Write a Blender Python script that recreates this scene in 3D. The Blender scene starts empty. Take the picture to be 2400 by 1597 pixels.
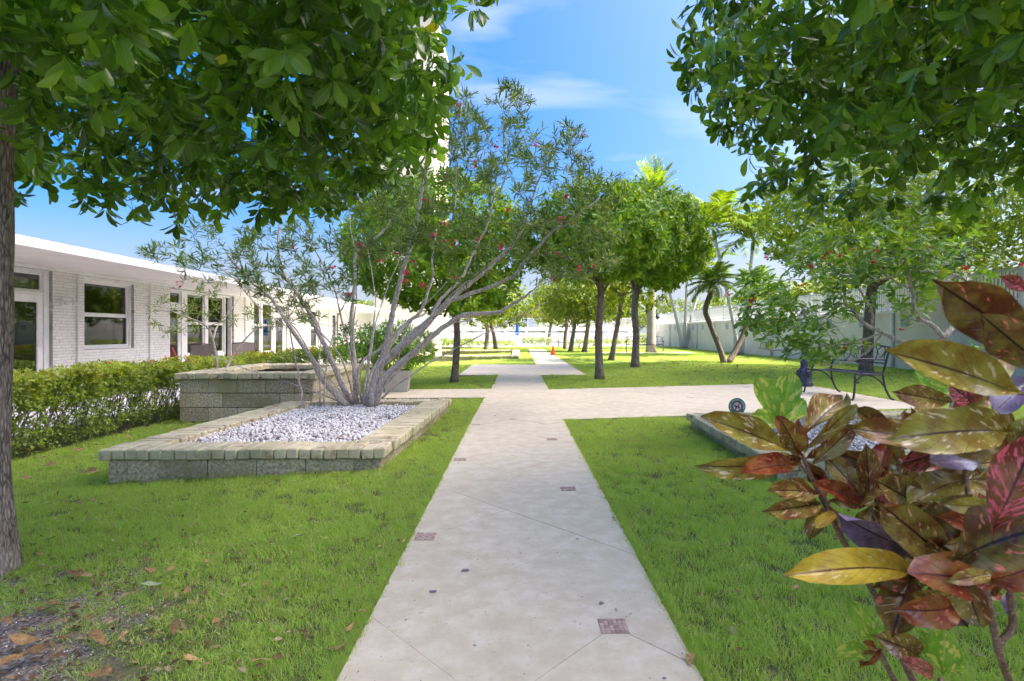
import bpy, bmesh, math, random
import numpy as np
from mathutils import Vector, Matrix, noise as mnoise

R = math.radians
SC = bpy.context.scene
COL = SC.collection
RND = random.Random(11)
NP = np.random.default_rng(5)

# ------------------------------------------------------------------ camera, sky, sun, exposure
F, CAM_H, VX, VY = 1340.0, 1.1, 1212.0, 780.0      # focal length in photo pixels, eye height, vanishing point

def at(px, py, Y):
    """world point that stands Y metres in front of the eye"""
    return Vector(((px - VX) / F * Y, Y, CAM_H - (py - VY) / F * Y))

def gp(px, py, z=0.0):
    """world point on the level z"""
    return at(px, py, (CAM_H - z) * F / (py - VY))

cam_d = bpy.data.cameras.new('camera')
cam = bpy.data.objects.new('camera', cam_d)
COL.objects.link(cam)
cam.location = (0, 0, CAM_H)
cam.rotation_euler = (R(90), 0, 0)
cam_d.sensor_width = 36.0
cam_d.lens = F / 2400 * 36
cam_d.shift_x = -12 / 2400
cam_d.shift_y = -18.5 / 2400
cam_d.clip_start = 0.05
cam_d.clip_end = 2000
cam_d.dof.use_dof = True
cam_d.dof.focus_distance = 6.0
cam_d.dof.aperture_fstop = 9.0
SC.camera = cam

SUN_EL, SUN_AZ = 50.0, 98.0                        # degrees; azimuth clockwise from +Y
world = bpy.data.worlds.new('World')
SC.world = world
world.use_nodes = True
wn, wl = world.node_tree.nodes, world.node_tree.links
wn.clear()
w_out = wn.new('ShaderNodeOutputWorld')
w_bg = wn.new('ShaderNodeBackground')
w_sky = wn.new('ShaderNodeTexSky')
w_sky.sky_type = 'NISHITA'
w_sky.sun_disc = False
w_sky.sun_elevation = R(SUN_EL)
w_sky.sun_rotation = R(SUN_AZ)
w_sky.altitude = 0
w_sky.air_density = 0.6
w_sky.dust_density = 7.0
w_sky.ozone_density = 7.0
w_bg.inputs['Strength'].default_value = 0.15
# thin cirrus: streaked noise on the dome
w_tc = wn.new('ShaderNodeTexCoord')
w_map = wn.new('ShaderNodeMapping')
w_map.inputs['Scale'].default_value = (2.2, 2.6, 9.0)
w_map.inputs['Rotation'].default_value = (0, R(8), R(20))
w_map.inputs['Location'].default_value = (0.35, 0.1, 0.55)
w_n1 = wn.new('ShaderNodeTexNoise')
w_n1.inputs['Scale'].default_value = 1.45
w_n1.inputs['Detail'].default_value = 5.0
w_n1.inputs['Roughness'].default_value = 0.48
w_n1.inputs['Distortion'].default_value = 0.35
w_cr = wn.new('ShaderNodeValToRGB')
w_cr.color_ramp.elements[0].position = 0.54
w_cr.color_ramp.elements[0].color = (0, 0, 0, 1)
w_cr.color_ramp.elements[1].position = 0.80
w_cr.color_ramp.elements[1].color = (0.7, 0.7, 0.7, 1)
w_tint = wn.new('ShaderNodeMix')
w_tint.data_type = 'RGBA'
w_tint.blend_type = 'MULTIPLY'
w_tint.inputs[0].default_value = 1.0
w_tint.inputs[7].default_value = (1.13, 0.985, 0.87, 1)
w_mix = wn.new('ShaderNodeMix')
w_mix.data_type = 'RGBA'
w_mix.inputs[7].default_value = (1.55, 1.7, 1.95, 1)
wl.new(w_tc.outputs['Generated'], w_map.inputs['Vector'])
wl.new(w_map.outputs['Vector'], w_n1.inputs['Vector'])
wl.new(w_n1.outputs['Fac'], w_cr.inputs['Fac'])
w_hs = wn.new('ShaderNodeHueSaturation')
w_hs.inputs['Saturation'].default_value = 1.45
wl.new(w_sky.outputs['Color'], w_hs.inputs['Color'])
wl.new(w_hs.outputs['Color'], w_tint.inputs[6])
wl.new(w_tint.outputs[2], w_mix.inputs[6])
w_sep = wn.new('ShaderNodeSeparateXYZ')          # the air whitens towards the horizon, all the way round
wl.new(w_tc.outputs['Generated'], w_sep.inputs[0])
w_hz = wn.new('ShaderNodeMapRange')
w_hz.interpolation_type = 'SMOOTHSTEP'
w_hz.inputs[1].default_value, w_hz.inputs[2].default_value = 0.0, 0.24
w_hz.inputs[3].default_value, w_hz.inputs[4].default_value = 0.65, 0.0
wl.new(w_sep.outputs[2], w_hz.inputs[0])
w_mx = wn.new('ShaderNodeMath')
w_mx.operation = 'MAXIMUM'
wl.new(w_hz.outputs[0], w_mx.inputs[0])
wl.new(w_cr.outputs['Color'], w_mx.inputs[1])
wl.new(w_mx.outputs[0], w_mix.inputs[0])
wl.new(w_mix.outputs[2], w_bg.inputs['Color'])
wl.new(w_bg.outputs['Background'], w_out.inputs['Surface'])

sun_d = bpy.data.lights.new('sun', 'SUN')
sun_d.energy = 3.6
sun_d.angle = R(0.5)
sun_d.color = (1.0, 0.95, 0.87)
sun = bpy.data.objects.new('sun', sun_d)
COL.objects.link(sun)
_sd = Vector((math.sin(R(SUN_AZ)) * math.cos(R(SUN_EL)), math.cos(R(SUN_AZ)) * math.cos(R(SUN_EL)), math.sin(R(SUN_EL))))
sun.rotation_euler = (-_sd).to_track_quat('-Z', 'Y').to_euler()
sun.location = (20, -5, 30)

SC.view_settings.view_transform = 'Standard'
SC.view_settings.look = 'None'
SC.view_settings.gamma = 1.0
SC.view_settings.use_curve_mapping = False
SC.view_settings.exposure = 2.1
SC.render.engine = 'CYCLES'
SC.cycles.max_bounces = 8
SC.cycles.diffuse_bounces = 4
SC.cycles.glossy_bounces = 3
SC.cycles.transmission_bounces = 4
SC.cycles.transparent_max_bounces = 8
SC.cycles.sample_clamp_indirect = 6.0
SC.cycles.use_denoising = True

# ------------------------------------------------------------------ helpers
def tag(o, label=None, cat=None, group=None, kind=None):
    if label: o['label'] = label
    if cat: o['category'] = cat
    if group: o['group'] = group
    if kind: o['kind'] = kind
    return o

def empty(name, loc=(0, 0, 0), rz=0.0, label=None, cat=None, group=None):
    o = bpy.data.objects.new(name, None)
    o.empty_display_size = 0.2
    COL.objects.link(o)
    o.location = loc
    o.rotation_euler = (0, 0, rz)
    return tag(o, label, cat, group)

def link_mesh(name, me, mat=None, parent=None, loc=None, rot=None, scale=None):
    o = bpy.data.objects.new(name, me)
    COL.objects.link(o)
    if mat is not None and not me.materials:
        me.materials.append(mat)
    if parent: o.parent = parent
    if loc is not None: o.location = loc
    if rot is not None: o.rotation_euler = rot
    if scale is not None: o.scale = scale
    return o

def np_mesh(name, co, faces, rnd=None, smooth=True, uv=None):
    """co (n,3); faces (m,k) with one k; rnd per face"""
    co = np.asarray(co, np.float32)
    faces = np.asarray(faces, np.int32)
    m, k = faces.shape
    me = bpy.data.meshes.new(name)
    me.vertices.add(len(co))
    me.vertices.foreach_set('co', co.ravel())
    me.loops.add(m * k)
    me.loops.foreach_set('vertex_index', faces.ravel())
    me.polygons.add(m)
    me.polygons.foreach_set('loop_start', np.arange(0, m * k, k, dtype=np.int32))
    me.polygons.foreach_set('use_smooth', np.full(m, smooth, dtype=bool))
    me.update(calc_edges=True)
    if rnd is not None:
        a = me.attributes.new('rnd', 'FLOAT', 'FACE')
        a.data.foreach_set('value', np.asarray(rnd, np.float32))
    if uv is not None:
        l = me.uv_layers.new(name='UVMap')
        l.data.foreach_set('uv', np.asarray(uv, np.float32)[faces.ravel()].ravel())
    return me

class MB:
    """collects shapes for ONE mesh object"""
    def __init__(s): s.v, s.f, s.r = [], [], []
    def add(s, vs, fs, r=None):
        b = len(s.v)
        s.v += [tuple(v) for v in vs]
        s.f += [tuple(b + i for i in f) for f in fs]
        rr = RND.random() if r is None else r
        s.r += [rr] * len(fs)
        return s
    def box(s, x0, x1, y0, y1, z0, z1, M=None):
        vs = [Vector((x, y, z)) for z in (z0, z1) for y in (y0, y1) for x in (x0, x1)]
        if M is not None: vs = [M @ v for v in vs]
        return s.add(vs, [(0, 2, 3, 1), (4, 5, 7, 6), (0, 1, 5, 4), (2, 6, 7, 3), (0, 4, 6, 2), (1, 3, 7, 5)])
    def prism(s, poly, z0, z1):
        n = len(poly)
        vs = [(p[0], p[1], z0) for p in poly] + [(p[0], p[1], z1) for p in poly]
        fs = [tuple(range(n - 1, -1, -1)), tuple(range(n, 2 * n))]
        fs += [(i, (i + 1) % n, n + (i + 1) % n, n + i) for i in range(n)]
        return s.add(vs, fs)
    def tube(s, pts, rad, n=6, cap=True):
        pts = [Vector(p) for p in pts]
        if not hasattr(rad, '__len__'): rad = [rad] * len(pts)
        vs, fs = [], []
        ref = Vector((0.31, 0.2, 0.93))
        a = None
        for i, p in enumerate(pts):
            d = (pts[min(i + 1, len(pts) - 1)] - pts[max(i - 1, 0)])
            d = d.normalized() if d.length > 1e-9 else Vector((0, 0, 1))
            if a is None:
                a = d.cross(ref)
                if a.length < 0.05: a = d.cross(Vector((1, 0, 0)))
            a = (a - d * a.dot(d)).normalized()
            b = d.cross(a)
            for k in range(n):
                t = 2 * math.pi * k / n
                vs.append(p + (a * math.cos(t) + b * math.sin(t)) * rad[i])
        for i in range(len(pts) - 1):
            for k in range(n):
                k2 = (k + 1) % n
                fs.append((i * n + k, i * n + k2, (i + 1) * n + k2, (i + 1) * n + k))
        if cap:
            fs.append(tuple(range(n - 1, -1, -1)))
            fs.append(tuple((len(pts) - 1) * n + k for k in range(n)))
        return s.add(vs, fs)
    def lathe(s, prof, n=16, c=(0, 0)):
        vs, fs = [], []
        for (r, z) in prof:
            for k in range(n):
                t = 2 * math.pi * k / n
                vs.append((c[0] + r * math.cos(t), c[1] + r * math.sin(t), z))
        for i in range(len(prof) - 1):
            for k in range(n):
                k2 = (k + 1) % n
                fs.append((i * n + k, i * n + k2, (i + 1) * n + k2, (i + 1) * n + k))
        fs.append(tuple(range(n - 1, -1, -1)))
        fs.append(tuple((len(prof) - 1) * n + k for k in range(n)))
        return s.add(vs, fs)
    def mesh(s, name, smooth=False):
        me = bpy.data.meshes.new(name)
        me.from_pydata(s.v, [], s.f)
        me.polygons.foreach_set('use_smooth', np.full(len(s.f), smooth, dtype=bool))
        a = me.attributes.new('rnd', 'FLOAT', 'FACE')
        a.data.foreach_set('value', np.asarray(s.r, np.float32))
        me.update()
        return me
    def build(s, name, mat, parent=None, smooth=False, **kw):
        return link_mesh(name, s.mesh(name, smooth), mat, parent, **kw)

def bevel_box_mesh(name, sx, sy, sz, bev, jit=0.0, seed=0):
    rr = random.Random(seed)
    bm = bmesh.new()
    bmesh.ops.create_cube(bm, size=1.0)
    for v in bm.verts:
        v.co = Vector((v.co.x * sx + rr.uniform(-jit, jit), v.co.y * sy + rr.uniform(-jit, jit), v.co.z * sz + rr.uniform(-jit, jit) * 0.6))
    bmesh.ops.bevel(bm, geom=list(bm.edges), offset=bev, segments=1, affect='EDGES')
    me = bpy.data.meshes.new(name)
    bm.to_mesh(me)
    bm.free()
    return me

def catmull(pts, k=4):
    pts = [Vector(p) for p in pts]
    P = [pts[0] * 2 - pts[1]] + pts + [pts[-1] * 2 - pts[-2]]
    out = []
    for i in range(1, len(P) - 2):
        a, b, c, d = P[i - 1], P[i], P[i + 1], P[i + 2]
        for j in range(k):
            t = j / k
            out.append(0.5 * ((2 * b) + (c - a) * t + (2 * a - 5 * b + 4 * c - d) * t * t + (3 * b - a - 3 * c + d) * t ** 3))
    out.append(pts[-1])
    return out

def gz(x, y):
    """height of the lawn: level by the path, falling away to the left"""
    t = min(max((-x - 0.55) / 3.1, 0.0), 1.0)
    return -0.135 * t

def gz_np(x):
    return -0.135 * np.clip((-x - 0.55) / 3.1, 0, 1)

# ------------------------------------------------------------------ materials
def new_mat(name):
    m = bpy.data.materials.new(name)
    m.use_nodes = True
    nt = m.node_tree
    b = nt.nodes['Principled BSDF']
    return m, nt, b

def N(nt, typ, **kw):
    n = nt.nodes.new(typ)
    for k, v in kw.items():
        if k in n.inputs: n.inputs[k].default_value = v
        else: setattr(n, k, v)
    return n

def ramp(nt, stops):
    n = nt.nodes.new('ShaderNodeValToRGB')
    e = n.color_ramp.elements
    e[0].position, e[0].color = stops[0][0], (*stops[0][1], 1)
    e[1].position, e[1].color = stops[-1][0], (*stops[-1][1], 1)
    for p, c in stops[1:-1]:
        x = e.new(p)
        x.color = (*c, 1)
    return n

def noise_mat(name, stops, scale=8, detail=6, rough=0.8, bump=0.2, bscale=None, coord='Object', dist=0.01, spec=0.3, bdetail=8, second=None, rndamt=0.0):
    m, nt, b = new_mat(name)
    L = nt.links
    tc = N(nt, 'ShaderNodeTexCoord')
    src = N(nt, 'ShaderNodeNewGeometry').outputs['Position'] if coord == 'World' else tc.outputs[coord]
    n1 = N(nt, 'ShaderNodeTexNoise', Scale=scale, Detail=detail, Roughness=0.6)
    L.new(src, n1.inputs['Vector'])
    cr = ramp(nt, stops)
    L.new(n1.outputs['Fac'], cr.inputs['Fac'])
    col = cr.outputs['Color']
    if second:
        sscale, lo, hi, scol = second
        n2 = N(nt, 'ShaderNodeTexNoise', Scale=sscale, Detail=4)
        L.new(src, n2.inputs['Vector'])
        r2 = ramp(nt, [(lo, (0, 0, 0)), (hi, (1, 1, 1))])
        L.new(n2.outputs['Fac'], r2.inputs['Fac'])
        mx = N(nt, 'ShaderNodeMix', data_type='RGBA')
        L.new(r2.outputs['Color'], mx.inputs[0])
        L.new(col, mx.inputs[6])
        mx.inputs[7].default_value = (*scol, 1)
        col = mx.outputs[2]
    if rndamt:
        oi = N(nt, 'ShaderNodeObjectInfo')
        mr = N(nt, 'ShaderNodeMapRange')
        mr.inputs[3].default_value = 1 - rndamt
        mr.inputs[4].default_value = 1 + rndamt
        L.new(oi.outputs['Random'], mr.inputs[0])
        mm = N(nt, 'ShaderNodeMix', data_type='RGBA', blend_type='MULTIPLY')
        mm.inputs[0].default_value = 1.0
        L.new(col, mm.inputs[6])
        L.new(mr.outputs[0], mm.inputs[7])
        col = mm.outputs[2]
    L.new(col, b.inputs['Base Color'])
    b.inputs['Roughness'].default_value = rough
    b.inputs['Specular IOR Level'].default_value = spec
    if bump:
        nb = N(nt, 'ShaderNodeTexNoise', Scale=bscale or scale * 4, Detail=bdetail, Roughness=0.65)
        L.new(src, nb.inputs['Vector'])
        bp = N(nt, 'ShaderNodeBump', Strength=bump, Distance=dist)
        L.new(nb.outputs['Fac'], bp.inputs['Height'])
        L.new(bp.outputs['Normal'], b.inputs['Normal'])
    return m

def leaf_mat(name, cols, trans=0.35, rough=0.32, spec=0.5, attr=True, tcol=None, wscale=0.9, rib=0.0):
    """cols: dark..light list over the per-leaf random; translucent leaf"""
    m, nt, b = new_mat(name)
    L = nt.links
    a = N(nt, 'ShaderNodeAttribute', attribute_name='rnd') if attr else N(nt, 'ShaderNodeObjectInfo')
    fac = a.outputs['Fac'] if attr else a.outputs['Random']
    st0 = [(0.93 * i / (len(cols) - 1), c) for i, c in enumerate(cols)]
    if rib: st0.append((0.985, (cols[-1][1] * 1.15, cols[-1][1] * 1.1, cols[-1][2])))
    cr = ramp(nt, st0)
    L.new(fac, cr.inputs['Fac'])
    geo = N(nt, 'ShaderNodeNewGeometry')
    ns = N(nt, 'ShaderNodeTexNoise', Scale=wscale, Detail=3)
    L.new(geo.outputs['Position'], ns.inputs['Vector'])
    hs = N(nt, 'ShaderNodeHueSaturation')
    mr = N(nt, 'ShaderNodeMapRange')
    mr.inputs[1].default_value, mr.inputs[2].default_value = 0.3, 0.7
    mr.inputs[3].default_value, mr.inputs[4].default_value = 0.75, 1.25
    L.new(ns.outputs['Fac'], mr.inputs[0])
    L.new(mr.outputs[0], hs.inputs['Value'])
    L.new(cr.outputs['Color'], hs.inputs['Color'])
    hcol = hs.outputs['Color']
    if rib:
        uvn = N(nt, 'ShaderNodeUVMap'); sp = N(nt, 'ShaderNodeSeparateXYZ'); L.new(uvn.outputs[0], sp.inputs[0])
        sb = N(nt, 'ShaderNodeMath', operation='SUBTRACT'); sb.inputs[1].default_value = 0.5; L.new(sp.outputs[0], sb.inputs[0])
        ab = N(nt, 'ShaderNodeMath', operation='ABSOLUTE'); L.new(sb.outputs[0], ab.inputs[0])
        rr = ramp(nt, [(0.02, (rib, rib, rib)), (0.06, (0, 0, 0))]); L.new(ab.outputs[0], rr.inputs['Fac'])
        rm = N(nt, 'ShaderNodeMix', data_type='RGBA'); rm.inputs[7].default_value = (0.30, 0.40, 0.10, 1)
        L.new(rr.outputs['Color'], rm.inputs[0]); L.new(hcol, rm.inputs[6]); hcol = rm.outputs[2]
    L.new(hcol, b.inputs['Base Color'])
    b.inputs['Roughness'].default_value = rough
    b.inputs['Specular IOR Level'].default_value = spec
    tr = N(nt, 'ShaderNodeBsdfTranslucent')
    tm = N(nt, 'ShaderNodeMix', data_type='RGBA', blend_type='MULTIPLY')
    tm.inputs[0].default_value = 1.0
    tm.inputs[7].default_value = (*(tcol or (1.9, 1.7, 0.5)), 1)
    L.new(hs.outputs['Color'], tm.inputs[6])
    L.new(tm.outputs[2], tr.inputs['Color'])
    ms = N(nt, 'ShaderNodeMixShader')
    ms.inputs[0].default_value = trans
    L.new(b.outputs[0], ms.inputs[1])
    L.new(tr.outputs[0], ms.inputs[2])
    L.new(ms.outputs[0], nt.nodes['Material Output'].inputs['Surface'])
    return m

def plain(name, col, rough=0.6, metal=0.0, spec=0.4, bump=0.0):
    return noise_mat(name, [(0.3, tuple(c * 0.88 for c in col)), (0.7, tuple(min(1, c * 1.1) for c in col))], scale=6, rough=rough, bump=bump or 0.05, bscale=40, spec=spec)

def bark_mat(name, dark, light, scale=14, stretch=0.22, bump=0.9):
    m, nt, b = new_mat(name)
    L = nt.links
    tc = N(nt, 'ShaderNodeTexCoord')
    mp = N(nt, 'ShaderNodeMapping')
    mp.inputs['Scale'].default_value = (1, 1, stretch)
    L.new(tc.outputs['Object'], mp.inputs['Vector'])
    n1 = N(nt, 'ShaderNodeTexNoise', Scale=scale, Detail=8, Roughness=0.7, Distortion=0.6)
    v1 = N(nt, 'ShaderNodeTexVoronoi', Scale=scale * 2.2, feature='DISTANCE_TO_EDGE')
    L.new(mp.outputs[0], n1.inputs['Vector'])
    L.new(mp.outputs[0], v1.inputs['Vector'])
    ad = N(nt, 'ShaderNodeMath', operation='MULTIPLY_ADD')
    ad.inputs[1].default_value = 1.0
    L.new(v1.outputs['Distance'], ad.inputs[0])
    L.new(n1.outputs['Fac'], ad.inputs[2])
    cr = ramp(nt, [(0.42, dark), (0.62, tuple((a + c) / 2 for a, c in zip(dark, light))), (0.9, light)])
    L.new(ad.outputs[0], cr.inputs['Fac'])
    L.new(cr.outputs['Color'], b.inputs['Base Color'])
    b.inputs['Roughness'].default_value = 0.9
    b.inputs['Specular IOR Level'].default_value = 0.15
    bp = N(nt, 'ShaderNodeBump', Strength=bump, Distance=0.02)
    L.new(ad.outputs[0], bp.inputs['Height'])
    L.new(bp.outputs['Normal'], b.inputs['Normal'])
    return m

M = {}
M['soil'] = noise_mat('soil', [(0.25, (0.10, 0.085, 0.05)), (0.5, (0.13, 0.15, 0.05)), (0.75, (0.15, 0.20, 0.05))], scale=1.3, detail=10, rough=0.95, bump=0.8, bscale=40, coord='World', dist=0.03, spec=0.1,
                      second=(9, 0.5, 0.75, (0.16, 0.13, 0.09)))
def bare_patch(m):
    nt = m.node_tree; b = nt.nodes['Principled BSDF']; L = nt.links
    old = b.inputs['Base Color'].links[0].from_socket
    geo = N(nt, 'ShaderNodeNewGeometry')
    mp = N(nt, 'ShaderNodeMapping', vector_type='POINT'); mp.inputs['Location'].default_value = (2.15, -2.0, 0); mp.inputs['Scale'].default_value = (0.8, 1.0, 0)
    L.new(geo.outputs['Position'], mp.inputs['Vector'])
    ln = N(nt, 'ShaderNodeVectorMath', operation='LENGTH'); L.new(mp.outputs[0], ln.inputs[0])
    nz = N(nt, 'ShaderNodeTexNoise', Scale=3.0, Detail=6); L.new(geo.outputs['Position'], nz.inputs['Vector'])
    ad = N(nt, 'ShaderNodeMath', operation='ADD'); L.new(ln.outputs['Value'], ad.inputs[0]); L.new(nz.outputs['Fac'], ad.inputs[1])
    rp = ramp(nt, [(0.0, (1, 1, 1)), (0.75, (1, 1, 1)), (1.0, (0, 0, 0))]); 
    dv = N(nt, 'ShaderNodeMath', operation='MULTIPLY'); dv.inputs[1].default_value = 0.62; L.new(ad.outputs[0], dv.inputs[0])
    L.new(dv.outputs[0], rp.inputs['Fac'])
    n2 = N(nt, 'ShaderNodeTexNoise', Scale=70.0, Detail=5); L.new(geo.outputs['Position'], n2.inputs['Vector'])
    c2 = ramp(nt, [(0.35, (0.10, 0.075, 0.055)), (0.5, (0.24, 0.20, 0.165)), (0.68, (0.42, 0.39, 0.36))]); L.new(n2.outputs['Fac'], c2.inputs['Fac'])
    mx = N(nt, 'ShaderNodeMix', data_type='RGBA'); L.new(rp.outputs['Color'], mx.inputs[0]); L.new(old, mx.inputs[6]); L.new(c2.outputs['Color'], mx.inputs[7])
    L.new(mx.outputs[2], b.inputs['Base Color'])
bare_patch(M['soil'])
M['grout'] = noise_mat('grout', [(0.3, (0.27, 0.22, 0.165)), (0.7, (0.40, 0.34, 0.26))], scale=20, rough=0.95, bump=0.3, coord='World')
M['slab'] = noise_mat('slab', [(0.32, (0.525, 0.455, 0.315)), (0.5, (0.585, 0.52, 0.37)), (0.70, (0.66, 0.605, 0.47))], scale=9, detail=12, rough=0.75, bump=0.3, bscale=90, coord='World', dist=0.006,
                      second=(30, 0.60, 0.78, (0.52, 0.40, 0.26)), rndamt=0.05)
M['mosaic'] = noise_mat('mosaic', [(0.3, (0.32, 0.21, 0.17)), (0.7, (0.48, 0.36, 0.29))], scale=60, rough=0.6, bump=0.1, rndamt=0.35)
M['pit'] = noise_mat('pit', [(0.3, (0.13, 0.12, 0.13)), (0.7, (0.27, 0.25, 0.25))], scale=50, rough=0.9, bump=0.5)
M['capbrick'] = noise_mat('capbrick', [(0.25, (0.36, 0.33, 0.18)), (0.45, (0.56, 0.51, 0.31)), (0.7, (0.68, 0.62, 0.43))], scale=4.5, detail=9, rough=0.9, bump=0.9, bscale=60, coord='World', dist=0.012,
                          second=(9, 0.55, 0.72, (0.30, 0.17, 0.10)), rndamt=0.10)
M['block'] = noise_mat('block', [(0.3, (0.23, 0.19, 0.11)), (0.5, (0.50, 0.43, 0.28)), (0.68, (0.74, 0.65, 0.45))], scale=42, detail=6, rough=0.95, bump=1.0, bscale=110, coord='World', dist=0.012,
                       second=(2.3, 0.50, 0.68, (0.36, 0.32, 0.15)), rndamt=0.2)
M['mortar_dark'] = noise_mat('mortar_dark', [(0.3, (0.05, 0.05, 0.04)), (0.7, (0.11, 0.105, 0.08))], scale=30, rough=0.95)
M['pebble'] = None
M['white_brick'] = noise_mat('white_brick', [(0.3, (0.66, 0.64, 0.60)), (0.7, (0.80, 0.78, 0.74))], scale=9, rough=0.65, bump=0.25, bscale=90, coord='World', dist=0.004, rndamt=0.04)
M['white_mortar'] = noise_mat('white_mortar', [(0.3, (0.36, 0.34, 0.31)), (0.7, (0.48, 0.46, 0.42))], scale=30, rough=0.9)
M['white_paint'] = noise_mat('white_paint', [(0.3, (0.72, 0.71, 0.68)), (0.7, (0.82, 0.81, 0.79))], scale=3, rough=0.5, bump=0.05, spec=0.4, second=(14, 0.60, 0.80, (0.60, 0.57, 0.51)))
M['soffit'] = noise_mat('soffit', [(0.3, (0.62, 0.60, 0.57)), (0.7, (0.72, 0.70, 0.67))], scale=2, rough=0.8, bump=0.1, bscale=60)
M['concrete'] = noise_mat('concrete', [(0.3, (0.50, 0.48, 0.45)), (0.7, (0.66, 0.64, 0.60))], scale=3, detail=8, rough=0.9, bump=0.2, bscale=40, coord='World')
M['stucco'] = noise_mat('stucco', [(0.3, (0.72, 0.67, 0.56)), (0.7, (0.84, 0.79, 0.68))], scale=1.5, detail=8, rough=0.9, bump=0.3, bscale=60, coord='World')
M['tower'] = noise_mat('tower', [(0.3, (0.62, 0.56, 0.46)), (0.7, (0.70, 0.64, 0.54))], scale=0.3, rough=0.9, bump=0.0, coord='World')
M['iron'] = noise_mat('iron', [(0.3, (0.018, 0.018, 0.024)), (0.7, (0.035, 0.035, 0.045))], scale=30, rough=0.38, bump=0.25, bscale=90, spec=0.5)
M['lamp_iron'] = noise_mat('lamp_iron', [(0.3, (0.02, 0.03, 0.05)), (0.7, (0.05, 0.065, 0.10))], scale=20, rough=0.5, bump=0.2, spec=0.4)
M['orange'] = plain('orange_plastic', (0.75, 0.12, 0.03), 0.5)
M['red_paint'] = plain('red_paint', (0.35, 0.03, 0.03), 0.4)
M['blue_cloth'] = plain('blue_cloth', (0.03, 0.14, 0.42), 0.85)
M['sling'] = plain('sling', (0.20, 0.16, 0.13), 0.8)
M['chair_metal'] = plain('chair_metal', (0.07, 0.05, 0.045), 0.4)
M['pot'] = plain('pot', (0.52, 0.52, 0.50), 0.6)
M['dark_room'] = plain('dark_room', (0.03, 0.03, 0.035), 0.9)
M['blind'] = plain('blind', (0.34, 0.31, 0.28), 0.6)
M['curtain'] = plain('curtain', (0.55, 0.52, 0.46), 0.9)
M['thatch'] = plain('thatch', (0.22, 0.16, 0.09), 0.95, bump=0.8)
M['bark'] = bark_mat('bark', (0.10, 0.075, 0.06), (0.52, 0.45, 0.38), scale=34, stretch=0.2, bump=1.0)
M['bark_mid'] = bark_mat('bark_mid', (0.10, 0.075, 0.055), (0.36, 0.29, 0.22), scale=20, stretch=0.2)
M['bark_grey'] = bark_mat('bark_grey', (0.30, 0.255, 0.215), (0.68, 0.61, 0.54), scale=18, stretch=0.35, bump=0.4)
M['bark_twig'] = noise_mat('bark_twig', [(0.3, (0.10, 0.08, 0.065)), (0.7, (0.24, 0.20, 0.17))], scale=20, rough=0.9, bump=0.2)
M['bark_palm'] = bark_mat('bark_palm', (0.22, 0.18, 0.13), (0.55, 0.48, 0.38), scale=10, stretch=2.5, bump=0.8)
M['bark_white'] = bark_mat('bark_white', (0.36, 0.34, 0.31), (0.62, 0.59, 0.55), scale=6, stretch=2.0, bump=0.3)
M['leaf_near'] = leaf_mat('leaf_near', [(0.045, 0.113, 0.018), (0.076, 0.176, 0.022), (0.151, 0.325, 0.032), (0.270, 0.483, 0.045)], trans=0.36, rough=0.24, spec=0.6, rib=0.7)
M['leaf_right'] = leaf_mat('leaf_right', [(0.048, 0.121, 0.018), (0.086, 0.192, 0.022), (0.175, 0.360, 0.038), (0.329, 0.521, 0.059)], trans=0.36, rough=0.24, spec=0.6, rib=0.7)
M['leaf_mid'] = leaf_mat('leaf_mid', [(0.074, 0.171, 0.015), (0.128, 0.258, 0.020), (0.213, 0.367, 0.027), (0.370, 0.501, 0.039)], trans=0.36, rough=0.42, spec=0.28)
M['leaf_far'] = leaf_mat('leaf_far', [(0.057, 0.115, 0.011), (0.103, 0.167, 0.015), (0.161, 0.218, 0.018), (0.218, 0.265, 0.025)], trans=0.4, rough=0.45, spec=0.3)
M['leaf_oleander'] = leaf_mat('leaf_oleander', [(0.052, 0.111, 0.030), (0.084, 0.161, 0.035), (0.140, 0.224, 0.041), (0.224, 0.278, 0.051)], trans=0.28, rough=0.45, spec=0.35)
M['leaf_jatropha'] = leaf_mat('leaf_jatropha', [(0.068, 0.171, 0.030), (0.116, 0.261, 0.043), (0.194, 0.350, 0.051), (0.310, 0.447, 0.068)], trans=0.33, rough=0.4, spec=0.4)
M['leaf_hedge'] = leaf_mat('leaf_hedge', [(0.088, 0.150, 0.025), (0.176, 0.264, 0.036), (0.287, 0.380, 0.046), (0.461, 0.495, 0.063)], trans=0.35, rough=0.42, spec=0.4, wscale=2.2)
M['leaf_palm'] = leaf_mat('leaf_palm', [(0.076, 0.165, 0.017), (0.140, 0.239, 0.021), (0.202, 0.299, 0.025), (0.278, 0.359, 0.034)], trans=0.35, rough=0.4, spec=0.4)
M['leaf_pygmy'] = leaf_mat('leaf_pygmy', [(0.069, 0.157, 0.033), (0.108, 0.223, 0.042), (0.166, 0.292, 0.050), (0.234, 0.304, 0.058)], trans=0.25, rough=0.4, spec=0.4)
M['grass'] = None
M['flower_red'] = leaf_mat('flower_red', [(0.48, 0.02, 0.05), (0.62, 0.04, 0.07), (0.70, 0.08, 0.12)], trans=0.3, rough=0.6, tcol=(1.2, 0.8, 0.8))
M['flower_pink'] = leaf_mat('flower_pink', [(0.50, 0.02, 0.09), (0.66, 0.05, 0.13), (0.72, 0.12, 0.22)], trans=0.3, rough=0.6, tcol=(1.2, 0.8, 0.8))
M['flower_orange'] = leaf_mat('flower_orange', [(0.60, 0.08, 0.01), (0.75, 0.14, 0.02), (0.75, 0.2, 0.03)], trans=0.3, rough=0.6, tcol=(1.2, 0.8, 0.8))
M['bud'] = plain('bud', (0.36, 0.28, 0.07), 0.8)
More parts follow.
